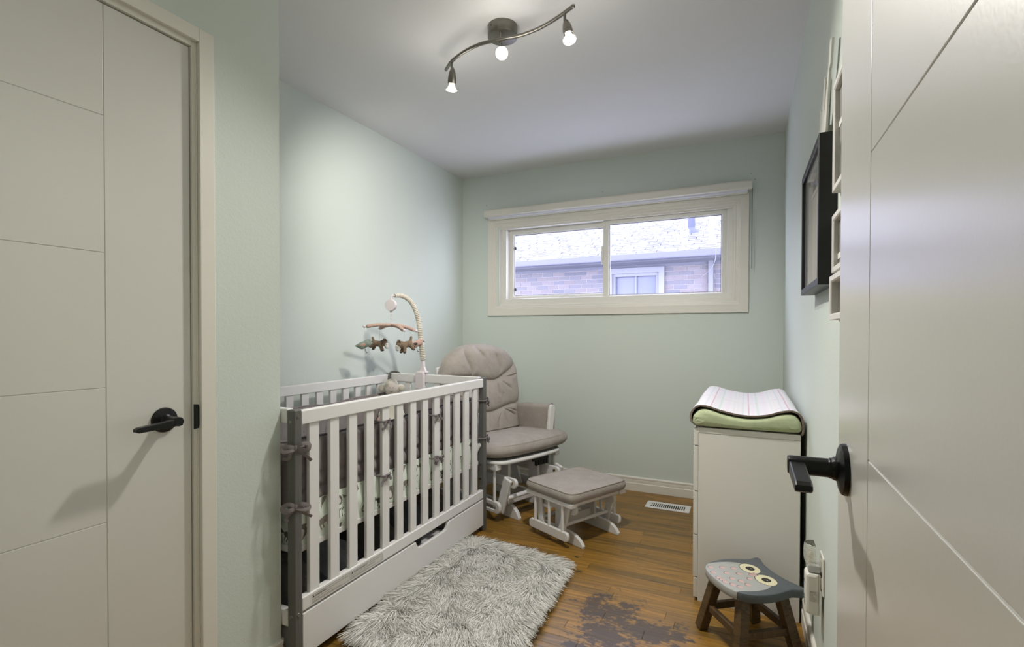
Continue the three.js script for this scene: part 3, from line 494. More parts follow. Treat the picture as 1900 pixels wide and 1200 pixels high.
function seatPad(a, b, y0, y1, o = {}) {                       // box cushion, half sizes a (x), b (z), superellipse outline, crowned top
  const { e = 5, crown = 0.01, sag = 0, wr = 0, bulge = 0.006, ax = 0, sharp = 0, n = 96 } = o, N = n, R = 0.012;
  const out = (t) => { const c = cos(t), s = sin(t), k = pow(pow(abs(c), e) + pow(abs(s), e), -1 / e); return [c * k, s * k]; };
  const prof = sharp ? [[0, 0], [0.6, 0], [0.95, 0], [0.985, 0.06], [0.995, 0.3], [1, 0.55], [0.998, 0.8], [0.990, 0.93], [0.985, 1.0], [0.95, 1.0], [0.8, 1.0], [0.4, 1.0], [0, 1.0]] : [[0, 0], [0.55, 0.0], [0.93, 0.0], [0.985, 0.10], [1.0, 0.35], [1.0, 0.62], [0.992, 0.86], [0.975, 0.95], [0.94, 1.0], [0.85, 1.0], [0.6, 1.0], [0.3, 1.0], [0, 1.0]];
  return grid(N, 48, (u, v) => {
    const [ox, oz] = out(u * 2 * PI), q = v * (prof.length - 1), i = min(prof.length - 2, floor(q)), f = q - i, r = lerp(prof[i][0], prof[i + 1][0], f), h = lerp(prof[i][1], prof[i + 1][1], f);
    let rad = r + (r > 0.9 ? bulge / a * sin(h * PI) : 0); const x = ox * a * rad, z = oz * b * rad, top = h > 0.5 ? 1 : 0;
    let y = lerp(y0, y1, h) + top * crown * (1 - r * r) * (h >= 1 ? 1 : 0.2) - sag * (x / a - 0.2) * 0.5 * h;
    const w = wr * (fbm(x * 22 + ax, z * 22, 91, 3) - 0.5) * (h > 0.1 ? 1 : 0) * sstep(1.0, 0.6, abs(h - 0.7)); y += w;
    return V(x * (1 + wr * 1.5 * (fbm(u * 30, h * 5, 92, 2) - 0.5)), y, z);
  }, (u, v, p) => [p.x + p.y, p.z + p.y]);
}
{ // ottoman; local x points forward (its front), local z to its right
  const t = thing('glider_ottoman', 'white wooden gliding ottoman with a taupe piped cushion in front of the glider', 'ottoman', [1.290, 0, 0.892], -0.461);
  const a = 0.190, b = 0.228;
  const cu = part(t, 'cushion', seatPad(a, b, 0.246, 0.298, { e: 11, crown: 0.006, wr: 0.0018, sharp: 1, n: 160 }), M.cushion);
  const edge = Array.from({ length: 73 }, (_, i) => { const q = i / 72 * 2 * PI, c = cos(q), s = sin(q), k = pow(pow(abs(c), 11) + pow(abs(s), 11), -1 / 11) * 0.988; return V(c * k * a, 0.2975, s * k * b); });
  part(cu, 'piping', tube(edge, 0.0034, 150, 8), M.piping);
  part(t, 'seat_frame', [box(-a + 0.01, a - 0.008, 0.222, 0.2455, b - 0.055, b - 0.004, 0.003), box(-a + 0.01, a - 0.008, 0.222, 0.2455, -b + 0.004, -b + 0.055, 0.003), box(-a + 0.02, -a + 0.07, 0.224, 0.2455, -b + 0.056, b - 0.056, 0.003), box(a - 0.07, a - 0.02, 0.224, 0.2455, -b + 0.056, b - 0.056, 0.003), box(-0.08, 0.08, 0.238, 0.2455, -b + 0.05, b - 0.05, 0.002)], M.white);
  for (const s of [-1, 1]) {
    const zo = s * 0.2115;
    part(t, 'lower_rail', capsule(-0.160, 0.152, 0.034, 0.084, zo - 0.0095, zo + 0.0095, 0.02), M.white);
    for (const x of [-0.115, 0.0, 0.105]) part(t, 'spindle', rod(V(x, 0.07, zo), V(x, 0.228, zo), 0.0085), M.white);
    for (const f of [1, -1]) { const ar = part(t, 'swing_arm', bar(V(f * 0.118, 0.225, s * 0.184), V(f * 0.072 - 0.01, 0.036, s * 0.184), 0.046, 0.018, 0.005, V(0, 0, 1)), M.white); if (f > 0) part(ar, 'bolt', bolt2(0.066, 0.062, s * 0.184 - 0.0095), M.brass); }
    part(t, 'pivot_rail', capsule(-0.152, 0.160, 0.165, 0.212, s * 0.155 - 0.009, s * 0.155 + 0.009, 0.022), M.white);
    part(t, 'pivot_bolt', [...bolt2(0.128, 0.190, s * 0.155 - 0.010, 0.009)], M.brass);
    part(t, 'runner', runner(-0.215, 0.196, 0.064, s * 0.143 - 0.0105, s * 0.143 + 0.0105), M.white);
    part(t, 'post', box(-0.035, 0.035, 0.05, 0.214, s * 0.124 - 0.009, s * 0.124 + 0.009, 0.003), M.white);
  }
  part(t, 'dowel', rod(V(0.082, 0.098, -0.178), V(0.082, 0.098, 0.178), 0.0095), M.white);
  part(t, 'dowel', rod(V(-0.085, 0.10, -0.178), V(-0.085, 0.10, 0.178), 0.0095), M.white);
  part(t, 'stretcher', box(-0.012, 0.012, 0.062, 0.112, -0.114, 0.114, 0.003), M.white);
}
{ // chair; local x forward, local z to its right (towards the crib)
  const t = thing('glider_chair', 'white wooden glider armchair with a tall tufted taupe back cushion in the corner', 'armchair', [0.955, 0, 0.738], -0.36);
  const hb = 0.302;
  // seat frame
  part(t, 'seat_frame', [tube([V(-0.52, 0.362, hb - 0.012), V(-0.2, 0.362, hb - 0.012), V(-0.05, 0.362, hb - 0.014), V(-0.012, 0.362, hb - 0.05), V(0.008, 0.362, 0.12), V(0.012, 0.362, 0), V(0.008, 0.362, -0.12), V(-0.012, 0.362, -hb + 0.05), V(-0.05, 0.362, -hb + 0.014), V(-0.2, 0.362, -hb + 0.012), V(-0.52, 0.362, -hb + 0.012)], 0.0125, 120, 12), box(-0.50, -0.012, 0.352, 0.368, -hb + 0.03, hb - 0.03, 0.004), box(-0.52, -0.47, 0.35, 0.373, -hb + 0.01, hb - 0.01, 0.004)], M.white);
  const cu = part(t, 'seat_cushion', seatPad(0.215, 0.364, 0.376, 0.462, { e: 3.4, crown: 0.024, sag: 0.012, wr: 0.006, bulge: 0.016, ax: 4 }).rotateZ(0.05).translate(-0.178, 0.004, -0.034), M.cushion);
  part(cu, 'seam', tube(Array.from({ length: 40 }, (_, i) => { const q = lerp(-1.15, 1.15, i / 39), c = cos(q), s = sin(q), k = pow(pow(abs(c), 3.4) + pow(abs(s), 3.4), -1 / 3.4); return V(-0.178 + c * k * 0.2155 - 0.020, 0.451 + 0.05 * c * k * 0.2155, s * k * 0.365 - 0.034); }), 0.0022, 80, 6), M.piping);
  for (const s of [-1, 1]) {
    part(t, 'frame_block', box(-0.10, -0.028, 0.318, 0.351, s * 0.272 - 0.022, s * 0.272 + 0.022, 0.003), M.white);
    for (const x of [-0.064, -0.40]) part(t, 'spindle', rod(V(x, 0.09, s * 0.272), V(x, 0.352, s * 0.272), 0.0095), M.white);
    const hole = new THREE.Shape(); const x0 = -0.47, x1 = -0.010, y0 = 0.055, y1 = 0.125, r = 0.03; hole.moveTo(x0 + r, y0); hole.lineTo(x1 - r, y0); hole.absarc(x1 - r, y0 + r, r, -PI / 2, 0); hole.lineTo(x1, y1 - r); hole.absarc(x1 - r, y1 - r, r, 0, PI / 2); hole.lineTo(x0 + r, y1); hole.absarc(x0 + r, y1 - r, r, PI / 2, PI); hole.lineTo(x0, y0 + r); hole.absarc(x0 + r, y0 + r, r, PI, PI * 1.5);
    const q = new THREE.Path(); q.moveTo(-0.16, 0.077); q.lineTo(-0.16, 0.101); q.lineTo(-0.05, 0.101); q.quadraticCurveTo(-0.036, 0.089, -0.05, 0.077); q.closePath(); hole.holes.push(q);
    part(t, 'lower_rail', slab(hole, 0.022, 0.004, 6).translate(0, 0, s * 0.272 - 0.011), M.white);
    for (const f of [0, 1]) part(t, 'swing_arm', bar(V(f ? -0.44 : 0.018, 0.268, s * 0.236), V(f ? -0.36 : -0.052, 0.058, s * 0.236), 0.062, 0.02, 0.006, V(0, 0, 1)), M.white);
    part(t, 'pivot_rail', capsule(-0.44, 0.055, 0.205, 0.265, s * 0.196 - 0.011, s * 0.196 + 0.011, 0.028), M.white);
    part(t, 'pivot_bolt', bolt2(0.018, 0.238, s * 0.196 + (s > 0 ? 0.0115 : 0.0115), 0.011), M.brass);
    part(t, 'runner', runner(-0.50, 0.028, 0.085, s * 0.145 - 0.013, s * 0.145 + 0.013), M.white);
    part(t, 'post', box(-0.16, -0.075, 0.07, 0.345, s * 0.135 - 0.01, s * 0.135 + 0.01, 0.003), M.white);
  }
  part(t, 'stretcher', box(-0.062, -0.038, 0.088, 0.135, -0.18, 0.18, 0.004), M.white);
  part(t, 'dowel', rod(V(0.006, 0.148, -0.228), V(0.006, 0.148, 0.228), 0.013), M.white);
  part(t, 'lock_plate', [box(-0.028, -0.018, 0.318, 0.345, -0.17, -0.02, 0.002), ...[-0.155, -0.13, -0.105, -0.08, -0.055].map((z) => box(-0.03, -0.014, 0.288, 0.32, z - 0.009, z + 0.009, 0.002))], M.blackPlastic, 'black notched lock plate');
  part(t, 'back_panel', box(-0.36, -0.345, 0.12, 0.345, -0.13, 0.13, 0.004), M.white);
  // arms: curved white uprights, pad draped over
  for (const s of [-1, 1]) {
    const z = s * 0.306, ax = s > 0 ? -0.055 : 0, ar = new THREE.Group(); ar.name = 'arm'; t.add(ar);
    const sh = new THREE.Shape(spline([[0.258, 0.37], [0.262, 0.46], [0.270, 0.56], [0.276, 0.625], [0.283, 0.655], [0.303, 0.668], [0.325, 0.658], [0.331, 0.632], [0.322, 0.58], [0.308, 0.48], [0.302, 0.37]], 60).map(([x, y]) => new THREE.Vector2(x * s, y)));
    part(ar, 'arm_upright', slab(sh, 0.028, 0.005, 8).rotateY(-PI / 2).translate(-0.098 + ax, -0.018, 0), M.white);
    const pad = (o) => grid(40, 50, (u, v) => {                // over the top: inner face, round top, outer face
      const x = lerp(-0.50, -0.122 + ax, u), yT = lerp(0.628, 0.655, u) + 0.003 * sin(u * 6) - 0.03 * pow(1 - u, 6), q = v * 3; let y, dz;
      if (q < 1) { y = lerp(0.39, yT - 0.03, q); dz = -0.036; } else if (q < 2) { const an = (q - 1) * PI; y = yT - 0.03 + 0.03 * sin(an); dz = -0.036 * cos(an); } else { y = lerp(yT - 0.03, 0.47, q - 2); dz = 0.036; }
      const w = 0.005 * (fbm(u * 7, v * 3, 95, 3) - 0.5) + 0.004 * sin(u * PI);
      return V(x, y, z + s * (dz + (dz < 0 ? -1 : 1) * w) + s * 0.006);
    }, (u, v, p) => [p.x, p.y + p.z]);
    part(ar, 'arm_pad', s > 0 ? flip(pad()) : pad(), std('#a69e95', 0.95, { bumpMap: weaveT, bumpScale: 0.0002, map: mottleT, side: THREE.DoubleSide }));
    part(ar, 'arm_rest', box(-0.50, -0.11 + ax, 0.575, 0.60, z - 0.028, z + 0.028, 0.012), M.white);
    part(ar, 'pad_edge', tube([[0.44, -0.030], [0.625, -0.030], [0.647, -0.012], [0.655, 0.006], [0.647, 0.026], [0.625, 0.042], [0.585, 0.042]].map(([y, q]) => V(-0.121 + ax, y, z + s * q)), 0.004, 50, 8), M.piping);
  }
  // back frame: leaning posts and arched cushion
  const lean = (y) => -0.475 - (y - 0.40) * 0.20;
  for (const s of [-1, 1]) part(t, 'back_post', slab(spline([[-0.020, 0], [-0.020, 0.3], [-0.022, 0.53], [-0.012, 0.562], [0.006, 0.566], [0.02, 0.545], [0.020, 0.3], [0.02, 0]], 50), 0.022, 0.004).applyMatrix4(new THREE.Matrix4().makeRotationZ(0.20).multiply(new THREE.Matrix4().makeRotationY(PI / 2)).setPosition(lean(0.36) - 0.045, 0.352, s * 0.292)), M.white);
  part(t, 'back_rail', [0.45, 0.62, 0.78].map((y) => box(lean(y) - 0.065, lean(y) - 0.045, y - 0.03, y + 0.03, -0.272, 0.272, 0.004)), M.white);
  const Hc = 0.632, yb = 0.435, half = (v) => { const base = lerp(0.300, 0.335, sstep(0.16, 0.46, v)) + 0.006 * sstep(0.5, 0.7, v); return v < 0.6 ? base : base * pow(max(0, 1 - pow((v - 0.6) / 0.4, 2.75)), 0.5); };
  // stitched and pulled-in creases: [points in (u, v), depth, width]
  const creases = [[[[-1.0, 0.70], [-0.7, 0.655], [-0.35, 0.655], [0, 0.605], [0.26, 0.602], [0.5, 0.655], [0.75, 0.715], [1.0, 0.80]], 0.34, 0.016], [[[-0.36, 0.655], [-0.42, 0.77], [-0.58, 0.87], [-0.86, 0.965], [-1.0, 0.985]], 0.30, 0.011], [[[-0.5, 0.988], [-0.3, 0.955], [-0.10, 0.895], [0.0, 0.83]], 0.20, 0.009], [[[0.3, 0.615], [0.36, 0.70], [0.37, 0.82], [0.33, 0.93]], 0.13, 0.010], [[[0.3, 0.61], [0.46, 0.625], [0.7, 0.632], [1.0, 0.655]], 0.22, 0.007], [[[0.34, 0.60], [0.5, 0.54], [0.68, 0.47]], 0.15, 0.008], [[[0.27, 0.60], [0.26, 0.50], [0.32, 0.40]], 0.14, 0.010], [[[-0.36, 0.65], [-0.3, 0.52], [-0.34, 0.40]], 0.10, 0.012],
    [[[-1.0, 0.36], [-0.6, 0.30], [-0.2, 0.262], [0.1, 0.262], [0.36, 0.29], [0.6, 0.312], [0.8, 0.315], [1.0, 0.345]], 0.32, 0.014], [[[0.36, 0.29], [0.58, 0.235], [0.85, 0.165]], 0.24, 0.007], [[[0.38, 0.285], [0.62, 0.262], [0.9, 0.205]], 0.2, 0.006], [[[0.36, 0.29], [0.42, 0.18], [0.52, 0.05]], 0.13, 0.009], [[[0.34, 0.28], [0.2, 0.15], [0.16, 0.03]], 0.14, 0.009], [[[0.36, 0.30], [0.34, 0.40], [0.36, 0.48]], 0.09, 0.011], [[[-0.36, 0.27], [-0.5, 0.15], [-0.6, 0.06]], 0.1, 0.010]];
  const segd = (px, py, ax, ay, bx, by) => { const t = clamp(((px - ax) * (bx - ax) + (py - ay) * (by - ay)) / ((bx - ax) ** 2 + (by - ay) ** 2)); return [hypot(px - ax - t * (bx - ax), py - ay - t * (by - ay)), t]; };
  const curved = creases.map(([p, d, w]) => [spline(p, 18, false), d, w]);
  const thick = (u, v) => {
    const edge = pow(max(0, 1 - pow(abs(u), 6)), 0.45) * pow(clamp(v / 0.07), 0.5) * sqrt(max(0, 1 - pow(clamp(1 - (1 - v) / 0.13), 2.4))), fade = 1 - pow(abs(u), 8);
    let cut = 0; const px = u * 0.30, py = v * Hc;
    for (const [p, d, w] of curved) { let best = 9, at = 0; for (let i = 0; i < p.length - 1; i++) { const [q, t] = segd(px, py, p[i][0] * 0.30, p[i][1] * Hc, p[i + 1][0] * 0.30, p[i + 1][1] * Hc); if (q < best) { best = q; at = (i + t) / (p.length - 1); } } { const ends = d > 0.3 ? 1 : sstep(1, 0.75, at); cut = max(cut, d * ends * (0.6 * exp(-best / w) + 0.4 * exp(-best / (w * 3.2)))); } }
    return edge * (0.97 - cut * fade + 0.06 * (fbm(u * 5, v * 9, 97, 3) - 0.5) + 0.02 * (fbm(u * 16, v * 24, 98, 2) - 0.5));
  };
  const bp = (u, v, f) => { const s = u * half(v), y = yb + v * Hc; const T = f > 0 ? 0.115 : 0.035; return V(lean(y) + 0.02 + f * T * max(0, thick(-u, v)) * (f > 0 ? 1 : 0.6) + 0.02 * v, y, s); };
  part(t, 'back_cushion', [grid(200, 200, (u, v) => bp(1 - 2 * u, v, 1), (u, v, p) => [p.z, p.y]), grid(60, 60, (u, v) => bp(2 * u - 1, v, -1), (u, v, p) => [p.z, p.y])], M.cushion);
}

// ---------------------------------------------------------------- rug
{
  const t = thing('shag_rug', 'pale grey long haired shag rug lying beside the crib', 'rug', [0, 0, 0]);
  const C = [[0.862, 1.350], [1.372, 1.400], [1.425, 2.27], [0.880, 2.22]];
  const Q = (u, v) => [lerp(lerp(C[0][0], C[1][0], u), lerp(C[3][0], C[2][0], u), v), lerp(lerp(C[0][1], C[1][1], u), lerp(C[3][1], C[2][1], u), v)];
  part(t, 'backing', [grid(12, 16, (u, v) => { const [x, z] = Q(u, 1 - v); return V(x, 0.009, z); }), grid(12, 16, (u, v) => { const [x, z] = Q(u, v); return V(x, 0.002, z); })], std('#8d8b86', 0.95));
  const n = 125000, seg = 5, pos = [], idx = [], P = [[0, 0], [0.010, 0.012], [0.024, 0.019], [0.038, 0.020], [0.051, 0.016], [0.062, 0.010]];
  for (let i = 0; i <= seg; i++) { const w = 0.00075 * (i === seg ? 0.15 : 1 - 0.1 * i), sw = 0.0055 * sin(i * 1.25); pos.push(P[i][0], P[i][1], -w + sw, P[i][0], P[i][1] + 0.0008, w + sw); }
  for (let i = 0; i < seg; i++) idx.push(2 * i, 2 * i + 1, 2 * i + 3, 2 * i, 2 * i + 3, 2 * i + 2);
  const g = new THREE.BufferGeometry(); g.setAttribute('position', new THREE.Float32BufferAttribute(pos, 3)); g.setIndex(idx); g.computeVertexNormals();
  const im = new THREE.InstancedMesh(g, std('#ffffff', 0.75, { side: THREE.DoubleSide }), n), m = new THREE.Matrix4(), e = new THREE.Euler(0, 0, 0, 'YZX'), q = new THREE.Quaternion(), s = V(), c = new THREE.Color();
  im.name = 'pile'; im.userData.kind = 'stuff'; im.castShadow = im.receiveShadow = true;
  for (let i = 0; i < n; i++) {
    const ru = rnd(), rv = rnd(), [x, z] = Q(ru, rv), cl = fbm(x * 26, z * 26, 41, 2);
    const flow = -0.45 + 3.0 * (fbm(x * 2.6, z * 2.6, 43, 2) - 0.5) + 2.6 * (vn(x * 17, z * 17, 44) - 0.5) + 1.0 * (vn(x * 60, z * 60, 46) - 0.5) + rr(-0.2, 0.2);
    const push = (t) => 2.4 * pow(clamp(1 - t / 0.13), 1.5), dx = cos(flow) - push(ru) + push(1 - ru), dz = -sin(flow) - push(rv * 1.5) + push((1 - rv) * 1.5), dir = Math.atan2(-dz, dx);
    const lift = 0.05 + 0.30 * (vn(x * 20 + 7, z * 20, 45) - 0.45) + rr(-0.12, 0.14);
    e.set(rr(-0.5, 0.5), dir, lift); q.setFromEuler(e); const k = rr(0.95, 1.5), k2 = rr(0.85, 1.25); s.set(k, k2, rr(0.9, 1.7) * (rnd() < 0.5 ? -1 : 1)); m.compose(V(x, 0.008 + 0.010 * rnd(), z), q, s); im.setMatrixAt(i, m);
    const v = 0.70 + 0.20 * (cl - 0.45) + rr(-0.10, 0.10); c.setRGB(v * 1.0, v * 0.98, v * 0.91); im.setColorAt(i, c);
  }
  t.add(im);
}
// ---------------------------------------------------------------- floor register
{
  const x0 = 1.578, x1 = 1.856, z0 = 0.192, z1 = 0.326, t = thing('floor_vent', 'white metal floor vent with louvred slots by the back baseboard', 'vent', [0, 0, 0]), n = 17, a = x0 + 0.030, b = x1 - 0.030, st = (b - a) / n;
  part(t, 'vent_frame', [box(x0, x1, 0.0005, 0.005, z0, z0 + 0.03, 0.0015), box(x0, x1, 0.0005, 0.005, z1 - 0.03, z1, 0.0015), box(x0, a, 0.0005, 0.005, z0 + 0.03, z1 - 0.03, 0.001), box(b, x1, 0.0005, 0.005, z0 + 0.03, z1 - 0.03, 0.001)], M.white);
  part(t, 'duct', box(a - 0.002, b + 0.002, 0.0004, 0.0012, z0 + 0.028, z1 - 0.028, 0), M.blackPlastic);
  for (let i = 0; i <= n; i++) part(t, 'louvre', box(a + i * st - 0.0028, a + i * st + 0.0028, 0.001, 0.0048, z0 + 0.029, z1 - 0.029, 0.0012), M.white);
  part(t, 'vent_lever', box(a + 0.003, a + 0.010, 0.0012, 0.006, (z0 + z1) / 2 - 0.012, (z0 + z1) / 2 + 0.012, 0.001), M.white);
}
// ---------------------------------------------------------------- roller blind over the window
{
  const t = thing('roller_blind', 'rolled up white roller blind in its cassette above the window', 'blind', [0, 0, 0]), x0 = 0.245, x1 = 2.200;
  const prof = new THREE.Shape(); prof.moveTo(0, 2.083); prof.lineTo(0.055, 2.083); prof.quadraticCurveTo(0.068, 2.085, 0.068, 2.098); prof.lineTo(0.068, 2.126); prof.quadraticCurveTo(0.066, 2.140, 0.05, 2.141); prof.lineTo(0, 2.141); prof.closePath();
  const along = (g, x) => g.applyMatrix4(new THREE.Matrix4().makeBasis(V(0, 0, 1), V(0, 1, 0), V(-1, 0, 0)).setPosition(x, 0, 0));
  part(t, 'cassette', along(slab(prof, x1 - x0, 0.0015, 8), x1), M.trim);
  for (const x of [x0 - 0.006, x1]) part(t, 'end_cap', along(slab(prof, 0.006, 0.001, 8), x + 0.006), M.vinyl);
  part(t, 'fabric_roll', rod(V(x0 + 0.02, 2.088, 0.034), V(x1 - 0.02, 2.088, 0.034), 0.020, 0.020, 24), std('#d4d4dc', 0.85));
  part(t, 'hem_bar', box(x0 + 0.02, x1 - 0.02, 2.060, 2.078, 0.024, 0.034, 0.003), M.vinyl);
  part(t, 'chain', [tube([V(2.2055, 2.085, 0.05), V(2.2055, 1.8, 0.051), V(2.2055, 1.565, 0.05)], 0.0022, 30, 6), tube([V(2.2055, 2.085, 0.03), V(2.2055, 1.8, 0.03), V(2.2055, 1.565, 0.05)], 0.0016, 30, 6)], std('#4b4f4c', 0.6), 'thin grey pull chain');
  for (const [x, y] of [[0.225, 2.195], [1.205, 2.194], [2.20, 2.195], [2.222, 2.155]]) solo('wall_hole', ['small dark screw hole in the wall above the left end of the blind', 'small dark screw hole in the wall above the middle of the blind', 'small dark screw hole in the wall above the right end of the blind', 'small dark screw hole in the wall just right of the blind'][x < 1 ? 0 : x < 2 ? 1 : x < 2.22 ? 2 : 3], 'hole', lathe([[0.0022, 0], [0.0026, 0.0005], [0.0018, 0.0008], [0.0011, 0.0002], [0, 0.0001]], 14).rotateX(PI / 2).translate(x, y, 0), M.dark);
}
// ---------------------------------------------------------------- dresser
const DX0 = 1.975, DX1 = 2.372, DZA = 0.52, DZB = 1.40, DH = 0.745;
{
  const t = thing('dresser', 'white chest of drawers standing against the right wall', 'dresser', [0, 0, 0]), xf = 1.993;
  part(t, 'side_panel', box(xf, DX1, 0.0, DH - 0.0235, DZB - 0.018, DZB, 0.0015), M.whiteDresser); part(t, 'side_panel', box(xf, DX1, 0.0, DH - 0.0235, DZA, DZA + 0.018, 0.0015), M.whiteDresser);
  part(t, 'edge_strip', [box(DX1 - 0.007, DX1 - 0.001, 0.004, DH - 0.026, DZB - 0.0002, DZB + 0.0008, 0.0003)], M.whiteDresser);
  part(t, 'top', box(xf - 0.002, DX1, DH - 0.023, DH, DZA - 0.001, DZB + 0.001, 0.002), M.whiteDresser);
  part(t, 'back_panel', box(DX1 - 0.008, DX1 - 0.002, 0.05, DH - 0.024, DZA + 0.018, DZB - 0.018, 0.001), std('#8a6a48', 0.8));
  const rows = [[0.669, 0.741], [0.474, 0.664], [0.288, 0.469], [0.105, 0.283]];
  rows.forEach(([a, b], i) => {
    const f = new THREE.Shape(), d = 0.018; f.moveTo(0, a); f.lineTo(-d + 0.003, a); f.quadraticCurveTo(-d, a, -d, a + 0.004);
    const lim = b - 0.004; for (const q of (i ? [b - 0.036, b - 0.020] : [b - 0.042, b - 0.018])) { f.lineTo(-d, q - 0.004); f.quadraticCurveTo(-d + 0.006, q, -d, q + 0.004); }
    f.lineTo(-d, lim); f.quadraticCurveTo(-d, b, -d + 0.004, b); f.lineTo(0, b); f.closePath();
    part(t, 'drawer', slab(f, DZB - DZA - 0.002, 0.0006, 6).translate(xf - 0.001, 0, DZA + 0.001), M.whiteDresser);
  });
  part(t, 'plinth', box(xf - 0.017, xf, 0.016, 0.100, DZA + 0.001, DZB - 0.001, 0.003), M.whiteDresser);
  part(t, 'foot', [box(xf - 0.010, xf + 0.006, 0, 0.02, DZB - 0.03, DZB - 0.012, 0.001), box(xf - 0.010, xf + 0.006, 0, 0.02, DZA + 0.012, DZA + 0.03, 0.001)], std('#5b4630', 0.8));
}
// changing pad with raised sides, and the blanket over it
{
  const x0 = 1.968, x1 = 2.378, z0 = 0.56, z1 = 1.399, yb = 0.7475;
  const topY = (q) => { const a = [[0, 0.792], [0.06, 0.822], [0.15, 0.828], [0.30, 0.809], [0.5, 0.796], [0.68, 0.803], [0.82, 0.823], [0.92, 0.826], [0.97, 0.812], [1, 0.786]]; let i = 0; while (i < a.length - 2 && q > a[i + 1][0]) i++; const f = clamp((q - a[i][0]) / (a[i + 1][0] - a[i][0])), s = f * f * (3 - 2 * f); return lerp(a[i][1], a[i + 1][1], s); };
  const out = spline([[0.012, yb + 0.004], [0.12, yb + 0.001], [0.5, yb], [0.9, yb + 0.001], [0.985, yb + 0.006], [1.0, yb + 0.03], [0.975, 0.805], [0.92, 0.8235], [0.82, 0.8205], [0.68, 0.803], [0.5, 0.796], [0.30, 0.808], [0.15, 0.8255], [0.07, 0.822], [0.015, 0.800], [0.0, yb + 0.035]], 120);
  const X = (q) => lerp(x0, x1, q);
  const cov = std('#bfc9a2', 0.9, { bumpMap: weaveT, bumpScale: 0.0002, map: mottleT });
  const t = thing('changing_pad', 'contoured changing pad in a pale green cover on the dresser', 'changing pad', [0, 0, 0]);
  const N = out.length - 1, body = grid(N, 26, (u, v) => {
    const k = min(N, floor(u * N + 0.5)), [q, y] = out[k], e = v < 0.08 ? sqrt(max(0, 1 - pow(1 - v / 0.08, 2))) : v > 0.92 ? sqrt(max(0, 1 - pow(1 - (1 - v) / 0.08, 2))) : 1, cy = 0.785, m = lerp(0.90, 1, e);
    const w = 0.004 * (fbm(u * 40, v * 9, 101, 3) - 0.5) * (y < 0.79 ? 1 : 0.25);
    return V(lerp((x0 + x1) / 2, X(q), lerp(0.985, 1, e)) + w, lerp(cy, y, m) + w * 0.6, lerp(z1, z0, v));
  }, (u, v, p) => [p.x + p.y, p.z]);
  const cap = (z, f, s) => { const gg = grid(N, 10, (u, v) => { const k = min(N, floor(u * N + 0.5)), [q, y] = out[k], cx = 0.5, cy = lerp(topY(q), yb, 0.5); const xx = lerp((x0 + x1) / 2, X(q), 0.985), yy = lerp(0.785, y, 0.90); const r = v; return V(lerp(X(0.5 + (q - 0.5) * 0.8), xx, r), lerp(clamp(cy, 0.77, 0.80), yy, r), z + s * (0.016 * (1 - pow(r, 4)) + 0.003 * (fbm(xx * 30, yy * 60 + v * 2, 103, 3) - 0.5) * sin(v * PI))); }, (u, v, p) => [p.x, p.y]); return f ? flip(gg) : gg; };
  part(t, 'pad_cover', [body, cap(z1, 0, 1), cap(z0, 1, -1)], new THREE.MeshStandardMaterial({ ...{ color: '#bfc9a2', roughness: 0.9 }, bumpMap: weaveT, bumpScale: 0.0002, map: mottleT, side: THREE.DoubleSide }));
  part(t, 'seam', tube([[0.01, 0.790], [0.1, 0.787], [0.3, 0.776], [0.5, 0.767], [0.7, 0.762], [0.88, 0.764], [0.97, 0.770]].map(([q, y]) => V(X(q), y, z1 + 0.0145)), 0.0012, 50, 6), std('#84905f', 0.9));
  // blanket: printed on top, brown fleece beneath
  const bt = canvasTex(1024, 1024, (c, w, h) => {
    c.fillStyle = '#e3e0e5'; c.fillRect(0, 0, w, h); const s0 = seed; seed = 5;
    const zig = (x, col, lw, am, st) => { c.strokeStyle = col; c.lineWidth = lw; c.beginPath(); for (let y = 0, i = 0; y <= h; y += st, i++) c[i ? 'lineTo' : 'moveTo'](x + (i % 2 ? am : -am) + rr(-2, 2), y); c.stroke(); };
    const dots = (x, col, r, st) => { c.fillStyle = col; for (let y = 0, i = 0; y < h; y += st, i++) { c.beginPath(); c.arc(x + (i % 2 ? 9 : -9), y, r, 0, 7); c.fill(); } };
    const ovals = (x, col, st) => { c.fillStyle = col; for (let y = 0, i = 0; y < h; y += st, i++) { c.beginPath(); c.ellipse(x + (i % 2 ? 16 : -16), y, 26, 13, 0, 0, 7); c.fill(); } };
    for (const b of [0, 512]) { zig(b + 40, '#c9cfd0', 5, 12, 12); zig(b + 120, '#d5b0c0', 9, 7, 13); zig(b + 121, '#cba0a0', 5, 6, 40); dots(b + 178, '#dcbcc8', 4, 22); c.fillStyle = '#d3ddd6'; c.fillRect(b + 222, 0, 22, h); zig(b + 248, '#c7d3cb', 5, 9, 16); ovals(b + 345, '#e5d6e0', 40); zig(b + 430, '#cdd6c3', 4, 10, 18); zig(b + 482, '#e3d6cf', 6, 14, 22); }
    for (const y of [60]) { c.fillStyle = 'rgba(210,200,190,0.5)'; c.fillRect(0, y, w, 16); for (let x = 20; x < w; x += 96) { c.fillStyle = ['#e3d2cd', '#dde0d2', '#dfc8c5'][(x / 96 | 0) % 3]; c.fillRect(x, y - 12, 34, 40); } }
    seed = s0;
  });
  const path = spline([[0.10, yb + 0.0005], [0.045, yb + 0.004], [-0.012, 0.768], [-0.022, 0.792], [0.0, 0.818], [0.055, 0.838], [0.15, 0.8375], [0.30, 0.8205], [0.5, 0.8085], [0.68, 0.815], [0.82, 0.8335], [0.92, 0.8385], [0.985, 0.823], [1.013, 0.79], [1.012, 0.755], [1.0, yb - 0.004]], 120, false);
  const NB = path.length - 1, thick = 0.0075, bz0 = 0.545, bz1 = 1.402;
